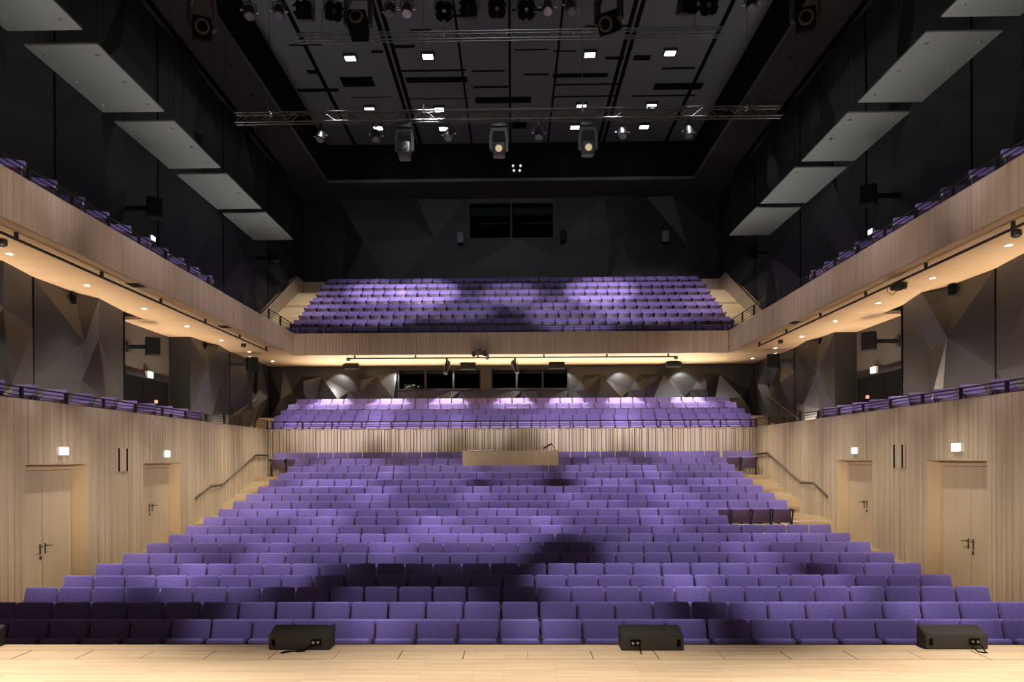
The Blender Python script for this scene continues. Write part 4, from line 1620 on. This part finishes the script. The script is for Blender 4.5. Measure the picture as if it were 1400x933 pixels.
def fresnel(loc, label, s=1.0, lens=None, tilt=35, yaw=0):
    root = empty('fresnel_lamp', loc, (0, 0, R(yaw)), label, 'stage lamp', 'fresnel lamps with barn doors on the near truss')
    MB().box(-0.03 * s, 0.03 * s, -0.03 * s, 0.03 * s, -0.1 * s, 0.25).build('clamp', M_BLACKM, root)
    mb = MB().tube([(-0.19 * s, 0, -0.36 * s), (-0.19 * s, 0, -0.12 * s), (0.19 * s, 0, -0.12 * s), (0.19 * s, 0, -0.36 * s)], 0.016 * s, 6)
    mb.build('yoke', M_BLACKM, root, 40)
    T = Matrix.Translation((0, 0, -0.36 * s)) @ Matrix.Rotation(R(tilt), 4, 'X')
    v, f = bevel_box(0.34 * s, 0.34 * s, 0.34 * s, 0.05 * s, 2)
    mb = MB(); mb.append(v, f, [0] * len(f), T)
    body = mb.build('housing', M_BLACKM, root, 40)
    mb = MB().tube([T @ Vector((0, -0.17 * s, 0)), T @ Vector((0, -0.19 * s, 0))], [0.135 * s, 0.12 * s], 20)
    mb.build('lens', lens or M_AMBER, body, 40)
    for k in range(4):
        TT = T @ Matrix.Rotation(R(90 * k), 4, 'Y') @ Matrix.Translation((0, -0.18 * s, 0.16 * s)) @ Matrix.Rotation(R(35), 4, 'X')
        mb = MB()
        mb.prism([(-0.15 * s, 0), (0.15 * s, 0), (0.20 * s, -0.2 * s), (-0.20 * s, -0.2 * s)], 'Z', -0.004, 0.004)
        mb.v = [tuple(TT @ Vector(p)) for p in mb.v]
        mb.build('barn_door', M_BLACK, root)
    return root


for px, lens, lab in ((553, M_CAB, 'left'), (682, E_GLINT, 'middle'), (803.5, E_GLINT, 'right')):
    p = at_y(px, 168, YT1)
    moving_head((p.x, YT1, zb1 - 0.045), 'moving-head lamp under the lower truss, %s of the three' % lab, 1.0, lens, -15 if lens is M_CAB else 10)
for i, px in enumerate((438.5, 514, 613.5, 736.5, 851, 941.5)):
    p = at_y(px, 168, YT1)
    par_lamp((p.x, YT1, zb1 - 0.045), 'small par lamp under the lower truss, %s from the left' % ORD[i + 1], 1.0, None, 65 + 10 * (i % 2), (-10, 15, -15, 5, 0, 12)[i])

for i, (px, yaw, tl) in enumerate(((276, 25, 20), (490, 0, -10), (832, -30, 35), (1101, -20, 20))):
    p = at_y(px, -22, YT3)
    xx = p.x
    moving_head((xx, YT3, zb3 - 0.095), 'moving-head lamp at the top edge of the photo, %s from the left' % ORD[i + 1], 0.98, M_BLACK, tl, yaw, True)
for i, (px, k) in enumerate(((341, 0), (381, 0), (533, 0), (556, 1), (748.5, 1), (780, 0), (1027, 0))):
    p = at_y(px, -22, YT3)
    par_lamp((p.x, YT3 - 0.0, zb3 - 0.328), 'small par lamp at the top edge of the photo, %s par from the left' % ORD[i + 1], 0.8, M_STEEL if k else M_COOLLENS, 70, (20, 10, -25, 0, 0, 25, -10)[i], 0.25)
for i, (px, ln) in enumerate(((418, M_AMBER), (455, M_COOLLENS), (606.5, M_COOLLENS), (642, M_AMBER), (679.5, M_WARMLENS), (718.5, M_COOLLENS), (938, M_AMBER), (969, M_COOLLENS))):
    p = at_y(px, -22, YT3)
    fresnel((p.x, YT3, zb3 - 0.328), 'fresnel lamp with barn doors at the top edge, %s of its kind from the left' % ORD[i + 1], 0.85, ln, 20 + 8 * (i % 3), (0, 20, 8, -5, 0, 4, 15, -15)[i])
# outriggers: the end fixtures hang from a longer pipe clamped to the near truss
xx0, xx1 = at_y(255, -22, YT3).x, at_y(1122, -22, YT3).x
o = MB().tube([(xx0, YT3, zb3 - 0.05), (xx1, YT3, zb3 - 0.05)], 0.024, 8).build('lighting_pipe', M_BLACKM, None, 40)
recenter(o, (xx0, YT3, zb3))
tag(o, 'black lamp pipe clamped below the nearest truss above the photo', 'pipe')

# profile spots below the rear balcony and clusters on the pipes
def profile_spot(loc, label, yaw, tilt):
    root = empty('profile_spotlight', loc, (0, 0, R(yaw)), label, 'stage lamp', 'profile spotlights on the balcony pipes')
    MB().box(-0.03, 0.03, -0.04, 0.04, -0.1, 0.04).build('clamp', M_BLACKM, root)
    mb = MB().tube([(-0.13, 0, -0.30), (-0.13, 0, -0.1), (0.13, 0, -0.1), (0.13, 0, -0.30)], 0.014, 6)
    mb.build('yoke', M_BRIGHT, root, 40)
    T = Matrix.Translation((0, 0, -0.30)) @ Matrix.Rotation(R(tilt), 4, 'X')
    mb = MB().tube([T @ Vector((0, y, 0)) for y in (0.3, 0.24, 0.02, -0.02, -0.36)], [0.07, 0.11, 0.12, 0.085, 0.095], 14)
    body = mb.build('barrel', M_BLACKM, root, 40)
    mb = MB().tube([T @ Vector((0, -0.36, 0)), T @ Vector((0, -0.375, 0))], [0.088, 0.07], 14)
    mb.build('lens', M_BRIGHT, body, 40)
    return root


for px, yaw, lab in ((611, -15, 'left'), (704, 28, 'right')):
    p = at_y(px, 487, YF + 0.35)
    profile_spot((p.x, YF + 0.35, zp - 0.075), 'black and silver spotlight under the rear balcony edge, %s of the pair' % lab, yaw, 55)
p = at_y(656, 484, YF + 0.2)
root = empty('lamp_cluster', (p.x, YF - 0.12, ZSOF - 0.02), label='cluster of dark lamps clamped at the bottom edge of the balcony fascia', cat='stage lamp')
for k, (dx, dz, c) in enumerate(((-0.22, 0.0, M_CAB), (0.0, 0.1, M_MAROON), (0.2, 0.02, M_CAB), (0.32, -0.12, M_BRIGHT))):
    mb = MB().tube([(dx, 0.1, dz + 0.05), (dx, 0.0, dz), (dx, -0.14, dz - 0.06)], [0.05, 0.09, 0.09], 10)
    mb.build('lamp', c, root, 40)
MB().box(-0.3, 0.34, 0.06, 0.1, -0.05, 0.0).build('bracket', M_BLACKM, root)
p = at_z(1204, 386, ZSOF - 0.15)
root = empty('lamp_cluster', (9.24, p.y, ZSOF - 0.13), label='small black lamp with trailing cables on the right gallery pipe', cat='stage lamp')
v, f = bevel_box(0.26, 0.3, 0.16, 0.03, 2)
mb = MB(); mb.append(v, f, [0] * len(f), Matrix.Translation((-0.02, 0, -0.12))); mb.build('housing', M_BLACKM, root, 40)
MB().box(-0.03, 0.03, -0.05, 0.05, -0.08, -0.032).build('clamp', M_BLACKM, root)
mb = MB()
for k in range(3):
    s = (-1, 1, 1)[k]
    mb.tube([(0, s * 0.12, -0.1), (-0.05, s * (0.3 + 0.05 * k), -0.02), (-0.05, s * 0.45, -0.14), (0, s * 0.3, -0.26), (0, s * 0.1, -0.2)], 0.008, 5)
mb.build('cable', M_BLACK, root, 60)

# floodlights in the ceiling
FL = [(479, 81), (585, 78.5), (806.5, 76), (916, 74), (505.5, 150.5), (600.5, 151), (795, 146.5), (890.5, 146),
      (517, 176), (606.5, 177), (786, 175), (880.5, 174.5)]
for i, (px, py) in enumerate(FL):
    p = at_z(px, py, ZCEIL - 0.14)
    rown = ['front', 'middle', 'back'][i // 4]
    pos = ['far left', 'left of centre', 'right of centre', 'far right'][i % 4]
    root = empty('ceiling_floodlight', (p.x, p.y, ZCEIL), label='square white floodlight in the %s row on the ceiling, %s' % (rown, pos), cat='ceiling light', group='square floodlights on the ceiling')
    mb = MB(); mb.box(-0.26, 0.26, -0.2, 0.2, -0.12, 0); mb.build('housing', M_BLACKM, root)
    mb = MB(); mb.box(-0.19, 0.19, -0.14, 0.14, -0.13, -0.12); mb.build('lens', E_FLOOD, root)
# four tiny lamps on the back face of the ceiling opening
pc = at_y(707, 230.5, YC - 0.06)
root = empty('four_lamp_fixture', (pc.x, YC - 0.035, pc.z), label='four tiny white lamps on the black face above the rear balcony', cat='lamp')
MB().box(-0.32, 0.32, 0, 0.03, -0.28, 0.28).build('back_plate', M_BLACK, root)
for px, py in ((701.5, 226.7), (711.7, 226.5), (702.5, 233), (710.5, 233)):
    p = at_y(px, py, YC - 0.08) - Vector(root.location)
    MB().tube([(p.x, 0, p.z), (p.x, -0.06, p.z)], 0.055, 10).build('lamp', E_DOT, root)

# ------------------------------------------------------------------ lighting
world = bpy.data.worlds.new('world')
scene.world = world
world.use_nodes = True
bgn = world.node_tree.nodes['Background']
bgn.inputs['Color'].default_value = (1.0, 0.86, 0.76, 1)
bgn.inputs['Strength'].default_value = 0.09


def strip(name, loc, sx, sy, power, col, spread=150, rot=(R(180), 0, 0)):
    l = bpy.data.lights.new(name, 'AREA')
    l.shape = 'RECTANGLE'; l.size = sx; l.size_y = sy; l.energy = power; l.color = col; l.spread = R(spread)
    o = bpy.data.objects.new(name, l)
    COL.objects.link(o)
    o.location = loc; o.rotation_euler = rot
    return o


WARM = (1.0, 0.80, 0.64)
# unseen strips behind the parapets, added to brighten soffits and reflector panels
for s in (-1, 1):
    strip('gallery_soffit_fill', (s * 10.5, 19.0, Z(0.95)), 0.25, 16.0, 300, WARM, 105, (R(180), s * R(22), 0))
    strip('upper_gallery_fill', (s * 9.3, 19.0, Z(5.06)), 0.2, 18.0, 105, (1, 0.97, 0.93), 90, (R(180), 0, 0))
strip('balcony_fill', (0, 26.75, Z(1.05)), 18.0, 0.2, 110, WARM, 100, (R(180 - 45), 0, 0))  # added strip hidden behind the front parapet, brightens the rear soffit
strip('rear_soffit_fill', (0, 31.55, Z(2.5)), 18.0, 0.15, 480, (1.0, 0.88, 0.72), 110, (R(180 + 38), 0, 0))  # added strip hidden behind the last row, same purpose

# cool key spots from above the stage on to the stalls, in overlapping pools
COOL = (0.90, 0.88, 1.0)
KZ = Z(12.3)
KEYS = [  # target x, target depth, pool radius, strength
    (-2.9, 9.6, 1.5, .55), (-0.6, 9.6, 1.5, .55), (1.4, 9.4, 1.4, .6), (4.9, 9.6, 1.6, .6), (7.2, 9.8, 1.7, .6),
    (-7.0, 12.6, 1.6, 1.0), (-4.9, 12.5, 1.5, 1.0), (1.9, 12.2, 1.6, 1.0), (4.2, 11.8, 1.7, .95), (6.9, 11.6, 1.8, .55),
    (-1.6, 10.6, 1.3, .35),
    (-6.3, 14.3, 1.9, .55), (-3.8, 14.8, 1.8, .9), (-1.2, 15.0, 1.8, .85), (3.6, 14.4, 1.8, .8), (6.4, 14.4, 2.0, .75),
    (-6.2, 17.2, 2.2, 1.0), (-3.3, 17.4, 2.0, .95), (-0.6, 17.0, 2.0, 1.25), (2.3, 17.6, 2.0, .95), (5.4, 17.4, 2.2, .9),
    (-5.6, 20.4, 2.3, 1.15), (-2.6, 20.6, 2.1, .95), (0.2, 20.2, 1.9, 1.05), (3.4, 20.4, 2.1, 1.05), (6.0, 20.4, 2.2, .85),
    (-5.6, 23.3, 2.0, 1.15), (-2.6, 23.2, 1.8, .95), (3.4, 23.2, 1.8, 1.1), (6.2, 23.3, 2.0, .9), (0.1, 23.0, 1.3, .6)]
for i, (tx, ty, rad, k) in enumerate(KEYS):
    tz = interp_floor(ty) + 0.7
    src = Vector((tx * 0.85, ty - 1.2, KZ))
    dist = (Vector((tx, ty, tz)) - src).length
    spot('stalls_spot', src, (tx, ty, tz), k * 42.0 * dist * dist, math.degrees(2 * math.atan(rad * 1.12 / dist)), 0.55, COOL, 0.15)
# unseen warm spots added to brighten the aisle stairs
for sd in (-1, 1):
    for ty in (20.4, 22.4, 24.4):
        tz = interp_floor(ty) + 0.1
        src = Vector((sd * 6.5, ty - 4.5, KZ))
        dist = (Vector((sd * 8.6, ty, tz)) - src).length
        spot('aisle_fill', src, (sd * 8.6, ty, tz), 9.0 * dist * dist, 9, 0.8, (1.0, 0.88, 0.70), 0.1)
# cool wash on the two rear balconies
for tx, ty, tz, rad, k in ((-6.5, 32.6, 7.2, 3.0, .9), (-6.6, 34.8, 8.0, 1.5, 2.0), (-4.2, 34.7, 8.0, 1.6, 2.8), (-2.5, 32.6, 7.0, 2.0, .6), (0.0, 34.2, 7.9, 1.4, 1.1), (4.4, 34.6, 8.0, 1.7, 2.4),
                           (3.0, 31.2, 6.2, 2.2, .8), (6.6, 33.0, 7.4, 3.2, 1.0), (1.2, 33.0, 7.4, 1.6, .5),
                           (-7.0, 28.0, 1.5, 2.2, 1.2), (-3.8, 28.0, 1.5, 2.0, 1.0), (-0.8, 28.0, 1.5, 1.6, .7), (2.8, 28.0, 1.5, 2.2, 1.25), (6.6, 28.0, 1.5, 2.6, 1.15)):
    src = Vector((tx * 0.5, 21.0, Z(13.2))) if tz > 4 else Vector((tx * 0.4, 13.6, Z(7.2)))
    dist = (Vector((tx, ty, Z(tz))) - src).length
    spot('balcony_spot', src, (tx, ty, Z(tz)), k * 29.0 * dist * dist, math.degrees(2 * math.atan(rad * 1.25 / dist)), 0.7, (0.90, 0.86, 1.0), 0.15)
# unseen warm spots added to brighten the side walls; stair and stage spots too
for s in (-1, 1):
    for ty in (12.0, 14.6, 17.2, 19.8, 22.4, 25.0):
        spot('wall_fill', (s * 4.0, ty - 2.5, Z(9.0)), (s * 9.15, ty, Z(-2.3 + max(0, ty - 17) * 0.16)), 3500, 18, 1.0, (1.0, 0.91, 0.76), 0.2)
    for ty, pw, an in ((13.0, 2600, 20), (17.0, 3300, 18), (21.0, 4200, 15), (24.5, 4200, 13)):
        spot('wall_fill', (s * -1.0, 3.0, Z(1.4)), (s * 9.3, ty, Z(-0.5)), pw * 1.3, an, 1.0, (1.0, 0.91, 0.78), 0.3)
    spot('stair_spot', (s * 3.0, 14.0, Z(13.0)), (s * 10.2, 33.0, Z(7.2)), 9000, 14, 0.8, (1.0, 0.9, 0.74), 0.2)
    for ty, pw in ((12.5, 3600), (16.5, 4200), (20.5, 4600), (24.5, 4600), (28.0, 4600)):
        spot('fascia_fill', (s * -8.0, 3.0, Z(4.5)), (s * 8.8, ty, Z(4.75)), pw * 1.7, 11, 1.0, (1.0, 0.88, 0.77), 0.3)  # unseen spots added to brighten the gallery fascias
for x in (-5.0, 0.0, 5.0):
    spot('stage_spot', (x, 3.0, Z(8.0)), (x, 3.4, ZSTAGE), 10500 if x else 7000, 48, 0.7, (1.0, 0.92, 0.82), 0.2)
for x in (-7.8, -5.2, -2.6, 0.0, 2.6, 5.2, 7.8):
    spot('wall_fill', (x * 0.6, 9.0, Z(6.5)), (x, 26.3, Z(0.2)), 2700, 17, 1.0, (1.0, 0.86, 0.68), 0.3)  # wash added to even out the stalls back wall, no fitting there
# unseen weak cool spot added to lift the black upper walls and hanging lamps
spot('upper_fill', (0, 4.0, Z(11.5)), (0, 37.0, Z(12.5)), 3600, 46, 0.9, (0.88, 0.92, 1.0), 0.3)
for s in (-1, 1):
    for ty in (14.0, 17.5, 21.0):
        spot('gallery_seat_fill', (s * -5.0, 8.0, Z(8.6)), (s * 9.7, ty, Z(5.5)), 2800, 9.5, 0.9, (0.90, 0.86, 1.0), 0.15)  # unseen spots added to bring up the upper gallery seats
    for ty in (13.5, 15.9, 18.3, 20.7):
        spot('gallery_seat_fill', (s * -5.0, 7.0, Z(7.6)), (s * 9.9, ty, Z(1.35)), 3400, 6.5, 0.9, (0.98, 0.90, 1.0), 0.15)  # likewise added, for the lower gallery seats
for x in (-6.2, -3.6, 2.6, 6.0):
    spot('coffer_spot', (x, 33.4, ZCEIL - 0.3), (x, YC, Z(14.5)), 14, 50, 0.9, (0.75, 0.85, 1.0), 0.1)

scene.view_settings.view_transform = 'Standard'
scene.view_settings.look = 'None'
scene.view_settings.exposure = 0.0
scene.cycles.use_denoising = True
scene.cycles.max_bounces = 6
scene.cycles.diffuse_bounces = 3
scene.cycles.glossy_bounces = 3
scene.cycles.transparent_max_bounces = 8
scene.cycles.sample_clamp_indirect = 4.0
